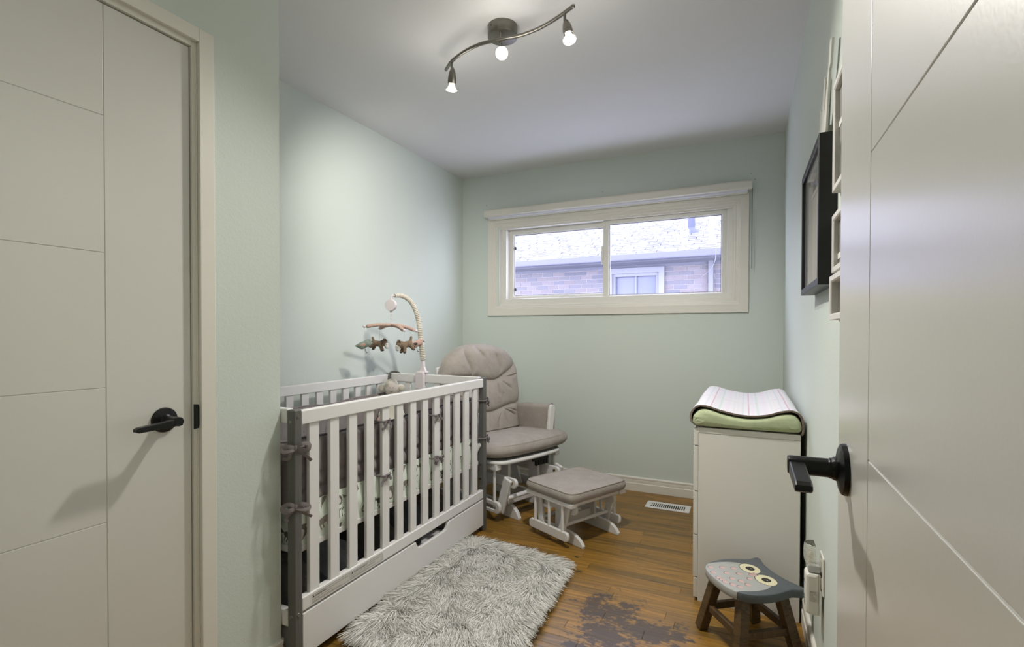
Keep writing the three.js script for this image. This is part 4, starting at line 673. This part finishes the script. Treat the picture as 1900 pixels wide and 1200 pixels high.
  const bp = (u, v, f) => { const k = min(NB, floor(u * NB + 0.5)), a = path[max(0, k - 1)], b = path[min(NB, k + 1)], L = hypot((b[0] - a[0]) * (x1 - x0), b[1] - a[1]), nx = -(b[1] - a[1]) / L, ny = (b[0] - a[0]) * (x1 - x0) / L; const wv = 0.002 * (fbm(u * 9, v * 12, 107, 3) - 0.5) + 0.002 * sin(v * 11 + u * 3) * sin(u * PI); const d = f ? 0 : -thick; return V(X(path[k][0]) + nx * (d + wv), path[k][1] + ny * (d + wv), lerp(bz1, bz0, v) + 0.004 * sin(u * 15) * (v < 0.1 ? 1 : 0)); };
  let arc = [0]; for (let k = 1; k <= NB; k++) arc.push(arc[k - 1] + hypot((path[k][0] - path[k - 1][0]) * (x1 - x0), path[k][1] - path[k - 1][1]));
  const b = thing('baby_blanket', 'white baby blanket with pink and grey zigzag print draped over the changing pad', 'blanket', [0, 0, 0]);
  part(b, 'printed_face', grid(NB, 40, (u, v) => bp(u, v, 1), (u, v) => [arc[floor(u * NB + 0.5)] / 0.30, v * (bz1 - bz0) / 0.42]), std('#ffffff', 0.92, { map: bt, side: THREE.DoubleSide }));
  const fleece = std('#776a5f', 1, { bumpMap: stippleT, bumpScale: 0.002 });
  part(b, 'fleece_back', [flip(grid(NB, 40, (u, v) => bp(u, v, 0))), grid(NB, 3, (u, v) => bp(u, 0, 1).lerp(bp(u, 0, 0), 1 - v)), flip(grid(NB, 3, (u, v) => bp(u, 1, 1).lerp(bp(u, 1, 0), 1 - v)))], std('#776a5f', 1, { side: THREE.DoubleSide }), 'brown fleece backing');
  const fz = []; seed = 991; for (let i = 0; i < 1100; i++) { const u = rnd(), p = bp(u, 0, 1).lerp(bp(u, 0, 0), rr(0.15, 0.95)); fz.push(new THREE.IcosahedronGeometry(rr(0.0012, 0.0021), 0).translate(p.x, p.y, p.z + rr(-0.002, 0.0006))); }
  const fe = part(b, 'fleece_edge', fz, std('#8a7d70', 1), 'nubby brown fleece edge'); fe.userData.kind = 'stuff';
}
// ---------------------------------------------------------------- owl stool
{
  const t = thing('owl_stool', 'small wooden stool with its seat painted as a grey owl', 'stool', [2.190, 0, 1.622], 0), uw = V(0.585, 0, 0.811), uv = V(0.811, 0, -0.585);   // across the owl, up the owl
  const T3 = new THREE.Matrix4().makeBasis(uw, uv, uw.clone().cross(uv));   // x across, y up the owl, z up
  const oz = uw.clone().cross(uv).y > 0 ? 1 : -1;
  const outline = spline([[0, -0.137], [-0.055, -0.134], [-0.098, -0.116], [-0.124, -0.082], [-0.136, -0.035], [-0.134, 0.015], [-0.124, 0.058], [-0.120, 0.085], [-0.126, 0.108], [-0.128, 0.126], [-0.112, 0.132], [-0.085, 0.122], [-0.05, 0.112], [0, 0.108], [0.05, 0.112], [0.085, 0.122], [0.112, 0.132], [0.128, 0.126], [0.126, 0.108], [0.120, 0.085], [0.124, 0.058], [0.134, 0.015], [0.136, -0.035], [0.124, -0.082], [0.098, -0.116], [0.055, -0.134]], 110);
  const owl = canvasTex(1024, 1024, (c, w, h) => {
    const X = (x) => (x / 0.29 + 0.5) * w, Y = (y) => (0.5 - y / 0.29) * h, K = w / 0.29, el = (x, y, rx, ry, f, a = 0) => { c.fillStyle = f; c.beginPath(); c.ellipse(X(x), Y(y), rx * K, ry * K, a, 0, 7); c.fill(); };
    c.fillStyle = '#565c61'; c.fillRect(0, 0, w, h);
    for (let i = 0; i < 1600; i++) { c.fillStyle = i % 2 ? 'rgba(255,255,255,0.03)' : 'rgba(0,0,0,0.035)'; c.fillRect(h2(i, 1) * w, h2(i, 2) * h, 40 * h2(i, 3) + 6, 3); }
    c.fillStyle = '#a5a6a4'; c.beginPath(); c.moveTo(X(-0.098), Y(-0.16)); c.bezierCurveTo(X(-0.135), Y(-0.04), X(-0.11), Y(0.03), X(-0.065), Y(0.045)); c.lineTo(X(0), Y(0.02)); c.lineTo(X(0.075), Y(0.04)); c.bezierCurveTo(X(0.115), Y(0.0), X(0.118), Y(-0.05), X(0.085), Y(-0.16)); c.closePath(); c.fill(); c.strokeStyle = '#3c3d3e'; c.lineWidth = 5; c.stroke();
    for (const [x, y] of [[-0.083, -0.105], [-0.045, -0.118], [-0.004, -0.122], [-0.072, -0.062], [-0.03, -0.072], [0.012, -0.118], [0.028, -0.118], [0.012, -0.078], [-0.058, -0.024], [-0.016, -0.030], [0.05, -0.102], [0.035, -0.058], [0.062, -0.050], [0.07, -0.088], [0.026, -0.016]]) { el(x, y, 0.0115, 0.0105, '#4a4a49'); el(x + 0.0008, y + 0.0008, 0.0105, 0.0095, '#c3a7a3'); }
    for (const s of [-1, 1]) { el(s * 0.045, 0.036, 0.0425, 0.036, '#3a3833'); el(s * 0.045, 0.036, 0.040, 0.0335, '#d6d0b0'); el(s * 0.045, 0.037, 0.0165, 0.0155, '#2b2622'); el(s * 0.045 + 0.002, 0.039, 0.0025, 0.0022, '#e8e2cc'); }
    c.fillStyle = '#bb9c98'; c.strokeStyle = '#4a4a49'; c.lineWidth = 4; c.beginPath(); c.moveTo(X(-0.013), Y(0.030)); c.lineTo(X(0.013), Y(0.030)); c.lineTo(X(0.010), Y(0.004)); c.quadraticCurveTo(X(0), Y(-0.006), X(-0.010), Y(0.004)); c.closePath(); c.fill(); c.stroke();
  });
  const g = new THREE.ExtrudeGeometry(new THREE.Shape(outline.map(([x, y]) => new THREE.Vector2(x, y))), { depth: 0.020, bevelEnabled: true, bevelThickness: 0.006, bevelSize: 0.006, bevelOffset: -0.006, bevelSegments: 4, curveSegments: 4 }).translate(0, 0, 0.006);
  { const p = g.attributes.position, u2 = g.attributes.uv; for (let i = 0; i < p.count; i++) u2.setXY(i, p.getX(i) / 0.29 + 0.5, p.getY(i) / 0.29 + 0.5); }
  const SH = 0.252; if (oz < 0) g.scale(1, 1, -1), flip(g);
  const seat = g.applyMatrix4(T3); seat.computeBoundingBox(); seat.translate(0, SH - seat.boundingBox.max.y, 0);
  part(t, 'seat', toCreasedNormals(seat, 0.6), std('#ffffff', 0.55, { map: owl }), 'owl painted seat');
  const wt = dataTex(256, 256, (x, y) => { const w = fbm(x / 60, y / 9, 121, 3), v = 0.75 + 0.6 * (fbm(x / 30, y / 3 + w * 6, 122, 3) - 0.45); return [0.43 * v, 0.335 * v, 0.205 * v]; }); wt.repeat.set(3, 3);
  const wood = std('#ffffff', 0.5, { map: wt }), L = (a, b, y) => uw.clone().multiplyScalar(a).addScaledVector(uv, b).setY(y), corner = [[-1, -1], [1, -1], [1, 1], [-1, 1]], top = 0.075, bot = 0.118, at = (i, y) => { const k = lerp(bot, top, y / 0.222), [a, b] = corner[i]; return L(a * k, b * k * 0.98 - 0.006, y); };
  for (let i = 0; i < 4; i++) part(t, 'leg', bar(at(i, 0.004), at(i, 0.2245), 0.036, 0.036, 0.003, uw), wood);
  for (let i = 0; i < 4; i++) { const j = (i + 1) % 4, y = 0.095 + (i % 2) * 0.0; part(t, 'stretcher', bar(at(i, y), at(j, y), 0.026, 0.018, 0.002, V(0, 1, 0).cross(at(j, y).sub(at(i, y)).normalize())), wood); part(t, 'apron', bar(at(i, 0.208), at(j, 0.208), 0.028, 0.016, 0.002, V(0, 1, 0).cross(at(j, y).sub(at(i, y)).normalize())), wood); }
}

// ---------------------------------------------------------------- right wall: frames, boards, outlet and night lights
{
  const t = thing('shadow_box_frame', 'deep black shadow box frame holding a pale grey keepsake on the right wall', 'picture frame', [0, 0, 0]), z0 = 1.615, z1 = 2.070, y0 = 1.279, y1 = 1.690, d = 0.044;
  const M4 = new THREE.Matrix4().makeBasis(V(0, 0, 1), V(0, 1, 0), V(-1, 0, 0)).setPosition(W, 0, 0);   // ring x -> z, ring z -> off the wall
  ring(z0, z1, y0, y1, [[0, 0.0005], [0, d - 0.001], [0.001, d], [0.019, d], [0.021, d - 0.002], [0.022, 0.012]]).forEach((g) => part(t, 'frame_side', g.applyMatrix4(M4), M.blackFrame));
  part(t, 'inner_lip', ring(z0 + 0.022, z1 - 0.022, y0 + 0.022, y1 - 0.022, [[0, d - 0.010], [0.003, d - 0.010], [0.003, 0.012]]).map((g) => g.applyMatrix4(M4)), std('#c9c7cb', 0.4));
  const kt = canvasTex(512, 512, (c, w, h) => { c.fillStyle = '#b0aca7'; c.fillRect(0, 0, w, h); for (let i = 0; i < 500; i++) { c.fillStyle = `rgba(${i % 2 ? 255 : 40},${i % 2 ? 255 : 40},${i % 2 ? 250 : 40},0.05)`; c.fillRect(h2(i, 5) * w, 0, 3, h); } c.strokeStyle = 'rgba(225,222,214,0.8)'; c.lineWidth = 2; c.beginPath(); c.moveTo(150, 330); c.quadraticCurveTo(260, 210, 470, 150); c.stroke(); });
  part(t, 'keepsake', [box(W - 0.013, W - 0.009, y0 + 0.025, y1 - 0.08, z0 + 0.025, z1 - 0.10, 0.001), box(W - 0.014, W - 0.009, y0 + 0.025, y1 - 0.025, z1 - 0.12, z1 - 0.025, 0.001), box(W - 0.016, W - 0.009, y1 - 0.085, y1 - 0.07, z0 + 0.025, z1 - 0.1, 0.001)], std('#ffffff', 0.9, { map: kt }));
  part(t, 'glass', new THREE.PlaneGeometry(z1 - z0 - 0.046, y1 - y0 - 0.046).translate((z0 + z1) / 2, (y0 + y1) / 2, d - 0.008).applyMatrix4(M4), M.glass);
}
{
  const photo = (k) => canvasTex(256, 256, (c, w, h) => { c.fillStyle = '#5b5854'; c.fillRect(0, 0, w, h); for (let i = 0; i < 60; i++) { const v = 60 + 140 * h2(i, k); c.fillStyle = `rgba(${v | 0},${v | 0},${(v * 0.97) | 0},0.45)`; c.beginPath(); c.ellipse(h2(i, k + 1) * w, h2(i, k + 2) * h, 10 + 40 * h2(i, k + 3), 8 + 30 * h2(i, k + 4), h2(i, k + 5) * 3, 0, 7); c.fill(); } });
  const fr = (label, z0, z1, y0, y1, d, k) => {
    const t = thing('picture_frame', label, 'picture frame', [0, 0, 0]), M4 = new THREE.Matrix4().makeBasis(V(0, 0, 1), V(0, 1, 0), V(-1, 0, 0)).setPosition(W, 0, 0);
    ring(z0, z1, y0, y1, [[0, 0.0005], [0, d - 0.001], [0.001, d], [0.013, d], [0.016, d - 0.003], [0.016, 0.004]]).forEach((g) => part(t, 'frame_side', g.applyMatrix4(M4), std('#cfccc6', 0.5)));
    part(t, 'photograph', box(W - 0.005, W - 0.001, y0 + 0.012, y1 - 0.012, z0 + 0.012, z1 - 0.012, 0), std('#ffffff', 0.45, { map: photo(k) }));
    part(t, 'mat_bar', box(W - 0.0065, W - 0.005, y1 - 0.115, y1 - 0.10, z0 + 0.012, z1 - 0.012, 0), std('#d8d6d0', 0.7));
  };
  fr('tall white picture frame at the top beside the open door', 2.112, 2.36, 1.512, 1.79, 0.018, 11);
  fr('small white picture frame below the tall one on the right wall', 2.112, 2.30, 1.303, 1.452, 0.018, 23);
  fr('lowest deep white picture frame on the right wall', 2.140, 2.33, 1.180, 1.292, 0.026, 37);
}
{
  const t = thing('wall_boards', 'three slim white boards standing up the wall above the black shadow box', 'wall decoration', [0, 0, 0]), m = std('#cfcec6', 0.6);
  const bd = (pts, x, th) => part(t, 'board', slab(pts, th, 0.001).applyMatrix4(new THREE.Matrix4().makeBasis(V(0, 0, 1), V(0, 1, 0), V(-1, 0, 0)).setPosition(x, 0, 0)), m);
  bd([[1.900, 1.693], [1.985, 1.693], [2.052, 1.860], [2.074, 1.870], [2.098, 1.926], [2.066, 1.938], [2.035, 1.872]], W - 0.014, 0.006);
  bd([[1.835, 1.693], [1.895, 1.693], [1.952, 1.880], [1.925, 1.900]], W - 0.010, 0.006);
  bd([[1.780, 1.693], [1.822, 1.693], [1.842, 1.83], [1.81, 1.85]], W - 0.006, 0.006);
  for (const [z, y] of [[1.97, 1.72], [1.87, 1.75], [1.81, 1.75]]) part(t, 'spacer', box(W - 0.0145, W - 0.0002, y, y + 0.02, z - 0.008, z + 0.008, 0.001), m);
  part(t, 'moss_peg', box(W - 0.020, W - 0.006, 1.6915, 1.712, 1.992, 2.006, 0.002), std('#4d5a2c', 0.9), 'small mossy green peg');
}
{ // wall outlet, clear night light, plug-in white unit below it
  const t = thing('wall_outlet', 'white double wall outlet plate low on the right wall', 'outlet', [0, 0, 0]);
  part(t, 'cover_plate', box(W - 0.006, W - 0.0002, 0.352, 0.468, 1.838, 1.910, 0.003), M.vinyl);
  part(t, 'sockets', [box(W - 0.0085, W - 0.005, 0.368, 0.402, 1.857, 1.891, 0.006), box(W - 0.0085, W - 0.005, 0.418, 0.452, 1.857, 1.891, 0.006)], M.vinyl);
  const n = thing('night_light', 'clear ribbed plastic plug-in night light above the white plug-in unit', 'night light', [0, 0, 0]);
  const cl = new THREE.MeshPhysicalMaterial({ color: '#f4f4ee', roughness: 0.16, transmission: 0.75, thickness: 0, ior: 1.5, side: THREE.DoubleSide }), nz = 1.864;
  part(n, 'ribbed_shade', grid(96, 120, (u, v) => { const a = u * PI, y = lerp(0.4345, 0.496, v), b = 1 - pow(abs(v - 0.55) * 1.6, 3) * 0.22, r = 1 + 0.05 * pow(abs(sin(v * 13 * PI)), 0.7); return V(W - 0.022 - sin(a) * 0.029 * b * r, y, nz - 0.028 * cos(a) * b * r); }), cl);
  part(n, 'shade_top', slab(Array.from({ length: 25 }, (_, i) => { const a = i / 24 * PI; return [-0.0265 * cos(a), sin(a) * 0.0265]; }), 0.002, 0.0006).applyMatrix4(new THREE.Matrix4().makeBasis(V(0, 0, 1), V(-1, 0, 0), V(0, 1, 0)).setPosition(W - 0.022, 0.494, nz)), cl);
  part(n, 'bulb', [rod(V(W - 0.034, 0.434, nz), V(W - 0.034, 0.446, nz), 0.005), ball(W - 0.034, 0.458, nz, 0.0055, 0.011, 0.0055)], std('#ded9cc', 0.25));
  part(n, 'plug_body', [box(W - 0.042, W - 0.0086, 0.4125, 0.4345, nz - 0.02, nz + 0.022, 0.003), box(W - 0.027, W - 0.0255, 0.414, 0.433, nz + 0.0215, nz + 0.0225, 0)], std('#c3c5c6', 0.35));
  const d = thing('plug_in_unit', 'white rounded plug-in unit with a printed label on the right wall outlet', 'appliance', [0, 0, 0]);
  const s = new THREE.Shape(), x0 = -0.0485, x1 = -0.013, y0 = 0.282, y1 = 0.4105, r = 0.016; s.moveTo(x0 + r, y0); s.lineTo(x1, y0); s.lineTo(x1, y1); s.lineTo(x0 + r * 0.8, y1); s.quadraticCurveTo(x0, y1, x0, y1 - r * 0.8); s.lineTo(x0, y0 + r); s.quadraticCurveTo(x0, y0, x0 + r, y0);
  part(d, 'housing', slab(s, 0.058, 0.009, 8).translate(W, 0, 1.835), M.vinyl);
  part(d, 'back_shell', box(W - 0.0145, W - 0.0088, 0.283, 0.4095, 1.837, 1.890, 0.002), M.vinyl);
  part(d, 'vents', [0.305, 0.315, 0.325, 0.372].map((y) => box(W - 0.0490, W - 0.0482, y, y + 0.004, 1.850, 1.878, 0)), M.blackPlastic);
  const lt = canvasTex(256, 256, (c, w, h) => { c.fillStyle = '#cfccc4'; c.fillRect(0, 0, w, h); c.fillStyle = '#2b2a28'; c.font = 'bold 30px sans-serif'; c.fillText('INDOOR USE', 14, 38); c.font = '24px sans-serif'; c.fillText('INPUT 120V~60Hz', 14, 68); c.fillRect(14, 84, 228, 3); ['CAUTION', 'Do not cover.', 'Do not immerse', 'in water. Keep out', 'of reach of children', 'Unplug to clean'].forEach((q, i) => c.fillText(q, 14, 116 + i * 25)); });
  part(d, 'printed_label', new THREE.PlaneGeometry(0.022, 0.034).translate(W - 0.0275, 0.342, 1.8934), std('#ffffff', 0.6, { map: lt }), 'printed label');
}
// ---------------------------------------------------------------- mobile over the crib
const HUB = V(0.286, 1.189, 1.30), MW = std('#d9d0d2', 0.45), ringM = std('#cfc8ba', 0.8), peach = std('#bda193', 0.95, { bumpMap: weaveT, bumpScale: 0.0003 });
const armEnd = (a) => V(0.78 * cos(a) - 0.625 * sin(a), 0, -0.625 * cos(a) - 0.78 * sin(a));
const ANG = [PI + 0.40, PI - 1.13, -1.12, 0.42], DROOP = [-0.010, -0.020, -0.032, -0.034], RAD = 0.162, TIPS = [];
{
  const t = thing('crib_mobile', 'musical crib mobile with a ringed curved arm and four peach fabric spokes', 'mobile', [0, 0, 0]);
  const base = V(0.372, 0.975, 1.102);
  part(t, 'clamp', [box(0.340, 0.402, 0.80, 0.895, 1.120, 1.142, 0.005), box(0.346, 0.396, 0.8885, 0.906, 1.082, 1.142, 0.004), slab([[-0.026, 0.9], [0.026, 0.9], [0.022, 0.915], [0.013, 0.935], [0.009, 0.975], [-0.009, 0.975], [-0.012, 0.935], [-0.018, 0.915]], 0.02, 0.003).translate(0.371, 0, 1.094), box(0.388, 0.412, 0.900, 0.906, 1.095, 1.125, 0.002)], MW);
  part(t, 'clamp_nut', rod(V(0.371, 0.85, 1.066), V(0.371, 0.85, 1.084), 0.018, 0.02, 20), MW);
  const c = new THREE.CatmullRomCurve3([base, V(0.362, 1.06, 1.104), V(0.356, 1.15, 1.112), V(0.352, 1.23, 1.125), V(0.344, 1.30, 1.155), V(0.332, 1.345, 1.195), V(0.314, 1.366, 1.245), V(0.300, 1.363, 1.285)]);
  part(t, 'arm', new THREE.TubeGeometry(c, 80, 0.009, 10, false), MW);
  const n = 46; const rg = []; for (let i = 0; i < n; i++) { const u = (i + 0.5) / n, p = c.getPointAt(u), d = c.getTangentAt(u), r = lerp(0.0175, 0.0135, u); rg.push(orient(new THREE.LatheGeometry([[0.008, -0.0052], [r * 0.88, -0.005], [r, -0.0018], [r, 0.0018], [r * 0.88, 0.005], [0.008, 0.0052]].map(([a, b]) => new THREE.Vector2(a, b)), 20), p, d)); }
  for (const q of rg) part(t, 'arm_ring', q, ringM);
  part(t, 'hook', [tube([V(0.300, 1.363, 1.285), V(0.292, 1.362, 1.296), V(0.286, 1.352, 1.300), V(0.286, 1.338, 1.300)], 0.0055, 20, 8), rod(V(0.286, 1.345, 1.300), V(0.286, 1.328, 1.300), 0.008)], MW);
  const f = V(0.227, 0, 0.97).normalize(), mb = V(0.286, 1.306, 1.300).addScaledVector(f, -0.013);
  part(t, 'music_box', orient(lathe([[0, 0], [0.031, 0], [0.0335, 0.003], [0.0335, 0.028], [0.032, 0.030], [0, 0.031]], 40), mb, f), MW);
  part(t, 'spindle', [rod(V(0.286, 1.276, 1.30), V(0.286, 1.262, 1.30), 0.0075), new THREE.TorusGeometry(0.006, 0.0016, 8, 20).translate(0.286, 1.245, 1.30), rod(V(0.286, 1.238, 1.30), V(0.286, 1.195, 1.30), 0.0028), ball(0.286, 1.228, 1.30, 0.005), rod(V(0.286, 1.20, 1.30), V(0.286, 1.178, 1.30), 0.008), ball(0.286, 1.186, 1.30, 0.0095)], MW);
  ANG.forEach((a, i) => {
    const d = armEnd(a), P = (r, dy) => HUB.clone().addScaledVector(d, r).add(V(0, dy, 0)), tip = P(RAD, DROOP[i]), N = 90;
    const curve = new THREE.CatmullRomCurve3([P(0.006, 0), P(0.05, 0.004 + DROOP[i] * 0.2), P(0.105, DROOP[i] * 0.5 + 0.003), P(RAD - 0.012, DROOP[i] * 0.92)]);
    const sleeve = curve.getSpacedPoints(N), g = new THREE.TubeGeometry(curve, N, 1, 14, false), p = g.attributes.position;
    for (let j = 0; j <= N; j++) for (let k = 0; k <= 14; k++) { const q = j * 15 + k, c0 = curve.getPointAt(j / N), r = (0.0100 + 0.0010 * sin(j * 1.45 + 0.9 * sin(k + j)) + 0.0022 * (vn(j * 0.8, k, 131 + i) - 0.5)) * (j < 3 || j > N - 3 ? 0.8 : 1); p.setXYZ(q, c0.x + (p.getX(q) - c0.x) * r, c0.y + (p.getY(q) - c0.y) * r, c0.z + (p.getZ(q) - c0.z) * r); }
    g.computeVertexNormals();
    const s = part(t, 'spoke', metric(g), peach, 'gathered peach fabric spoke'); part(s, 'tip', ball(tip.x, tip.y + 0.001, tip.z, 0.0095, 0.008, 0.0095, 16), MW);
    TIPS.push(tip);
    part(t, 'string', rod(tip, V(tip.x, 1.098, tip.z), 0.0007, 0.0007, 6), std('#cfd3d6', 0.6));
  });
}
// toys on the strings; local x runs to the animal's front, local y up
const felt = (c) => std(c, 1, { bumpMap: weaveT, bumpScale: 0.0006 });
const right = V(0.906, 0, -0.424);
function toy(name, label, i, turn, tilt) { const p = TIPS[i], g = thing(name, label, 'soft toy', [p.x, 1.098, p.z], turn, 'toys hung from the crib mobile'); g.rotation.z = tilt; g.scale.setScalar(i % 3 ? 0.92 : 0.88); return g; }
const VIEW = Math.atan2(0.625, 0.78);                         // turn that lays local x across the picture
function bird(name, label, i, turn, body, wing, col2) {
  const t = toy(name, label, i, turn, i ? 0.12 : 0.16);
  part(t, 'body', blob([[V(-0.052, -0.024, 0), V(-0.02, -0.028, 0), 0.008, 0.020], [V(-0.02, -0.028, 0), V(0.016, -0.018, 0), 0.022, 0.021], [V(0.016, -0.018, 0), V(0.030, -0.008, 0), 0.019, 0.016]], 0.0034, 0.012), felt(body));
  for (const s of [-1, 1]) { part(t, 'wing', new THREE.SphereGeometry(1, 20, 14).scale(0.019, 0.010, 0.0045).rotateZ(0.1).translate(-0.012, -0.024, s * 0.0205), felt(wing)); part(t, 'eye', ball(0.032, -0.004, s * 0.0158, 0.0024), M.black); }
  part(t, 'beak', rod(V(0.042, -0.010, 0), V(0.057, -0.015, 0), 0.006, 0.0006, 12), felt(col2));
  for (const s of [-1, 1]) part(t, 'leg', [tube([V(-0.004, -0.046, s * 0.006), V(-0.002, -0.062, s * 0.007), V(0.001, -0.076, s * 0.007)], 0.0013, 12, 6), ball(0.003, -0.077, s * 0.007, 0.0048, 0.0022, 0.003)], felt('#3b342f'));
}
bird('bird_toy', 'sage green felt bird with a peach wing hanging leftmost on the mobile', 0, VIEW, '#8b968b', '#c2a18f', '#6d655b');
bird('bird_toy', 'pink felt bird with a dark wing hanging rightmost on the mobile', 3, VIEW, '#c0a094', '#4b413b', '#6f675c');
function beast(label, i, turn, dark) {
  const t = toy('donkey_toy', label, i, turn, i === 1 ? -0.2 : -0.34);
  const legs = [[0.018, -0.9], [0.026, -0.55], [-0.028, -1.0], [-0.02, -0.6]];
  part(t, 'body', blob([[V(-0.024, -0.026, 0), V(0.014, -0.023, 0), 0.0195, 0.0195], [V(0.014, -0.02, 0), V(0.036, -0.010, 0), 0.016, 0.015], [V(0.036, -0.010, 0), V(0.048, -0.022, 0), 0.0165, 0.0135], [V(0.013, -0.03, 0.010), V(0.034, -0.056, 0.013), 0.0115, 0.0100], [V(0.010, -0.03, -0.010), V(0.022, -0.060, -0.013), 0.0115, 0.0100], [V(-0.026, -0.03, 0.010), V(-0.046, -0.050, 0.013), 0.0125, 0.0105], [V(-0.024, -0.03, -0.010), V(-0.034, -0.062, -0.013), 0.0125, 0.0105], [V(-0.038, -0.014, 0), V(-0.049, 0.008, 0), 0.0075, 0.0075]], 0.0032, 0.008), felt('#7d6a58'));
  part(t, 'muzzle', blob([[V(0.0475, -0.019, 0), V(0.054, -0.033, 0), 0.0152, 0.0125]], 0.003, 0.004), felt('#cfcbc4'));
  for (const s of [-1, 1]) { part(t, 'ear', new THREE.SphereGeometry(1, 16, 12).scale(0.0055, 0.014, 0.0085).rotateX(s * 0.55).translate(0.029, 0.008, s * 0.013), felt('#8a7562')); part(t, 'eye', ball(0.051, -0.019, s * 0.0150, 0.0024), M.black); }
  part(t, 'mane', blob([[V(0.012, -0.004, 0), V(0.036, 0.006, 0), 0.006, 0.0085], [V(0.036, 0.006, 0), V(0.05, -0.006, 0), 0.0085, 0.006]], 0.003, 0.006), felt(dark));
  for (const [x, y, z] of [[0.037, -0.061, 0.013], [0.0235, -0.0665, -0.013], [-0.050, -0.055, 0.013], [-0.036, -0.069, -0.013]]) part(t, 'hoof', ball(x, y + 0.001, z, 0.0092, 0.0055, 0.0092, 14), felt('#2f2823'));
}
beast('brown felt donkey with a dark mane, head to the right, beside the green bird', 1, VIEW - 0.25, '#40352f');
beast('brown felt donkey with a pale muzzle, head to the left, beside the pink bird', 2, VIEW + PI + 0.25, '#6b5847');
// ---------------------------------------------------------------- plush monkey sitting in the crib corner
{
  const t = thing('plush_monkey', 'cream plush monkey with round ears sitting in the far corner of the crib', 'soft toy', [0.243, 0.572, 1.245], 0.68), cream = felt('#d5d0c2');   // local z faces the camera
  part(t, 'body', blob([[V(0, 0.055, 0), V(0, 0.12, 0.0), 0.050, 0.040], [V(0, 0.12, 0), V(0, 0.175, 0.004), 0.032, 0.024], [V(0, 0.235, 0.0), V(0, 0.255, -0.002), 0.042, 0.041], [V(0.038, 0.14, 0.01), V(0.062, 0.085, 0.04), 0.017, 0.015], [V(-0.038, 0.14, 0.01), V(-0.062, 0.085, 0.04), 0.017, 0.015], [V(0.03, 0.035, 0.02), V(0.055, 0.05, 0.075), 0.024, 0.018], [V(-0.03, 0.035, 0.02), V(-0.065, 0.065, 0.075), 0.024, 0.018]], 0.0055, 0.012), cream);
  part(t, 'face', new THREE.SphereGeometry(1, 32, 24).scale(0.0395, 0.0385, 0.022).translate(0, 0.238, 0.026), felt('#c8bdb4'));
  for (const s of [-1, 1]) { const e = part(t, 'ear', new THREE.SphereGeometry(1, 24, 18).scale(0.022, 0.023, 0.010).rotateY(s * 0.2).translate(s * 0.056, 0.240, 0.0), cream); part(e, 'inner_ear', new THREE.SphereGeometry(1, 20, 14).scale(0.015, 0.016, 0.006).rotateY(s * 0.2).translate(s * 0.057, 0.240, 0.007), felt('#c9c2b4')); part(t, 'eye', ball(s * 0.009, 0.247, 0.0465, 0.0022), M.black); }
  part(t, 'mouth', tube([V(-0.008, 0.225, 0.0475), V(0, 0.222, 0.0482), V(0.008, 0.225, 0.0475)], 0.0009, 12, 6), M.black);
  for (const s of [-1, 1]) part(t, 'foot', new THREE.SphereGeometry(1, 24, 18).scale(0.021, 0.026, 0.012).translate(s * 0.062, 0.062, 0.092), felt('#c9a99c'));
  part(t, 'collar', new THREE.TorusGeometry(0.03, 0.011, 10, 28).rotateX(PI / 2).scale(1, 0.8, 1).translate(0, 0.192, 0.004), felt('#dedad0'));
}
renderer.render(scene, camera);
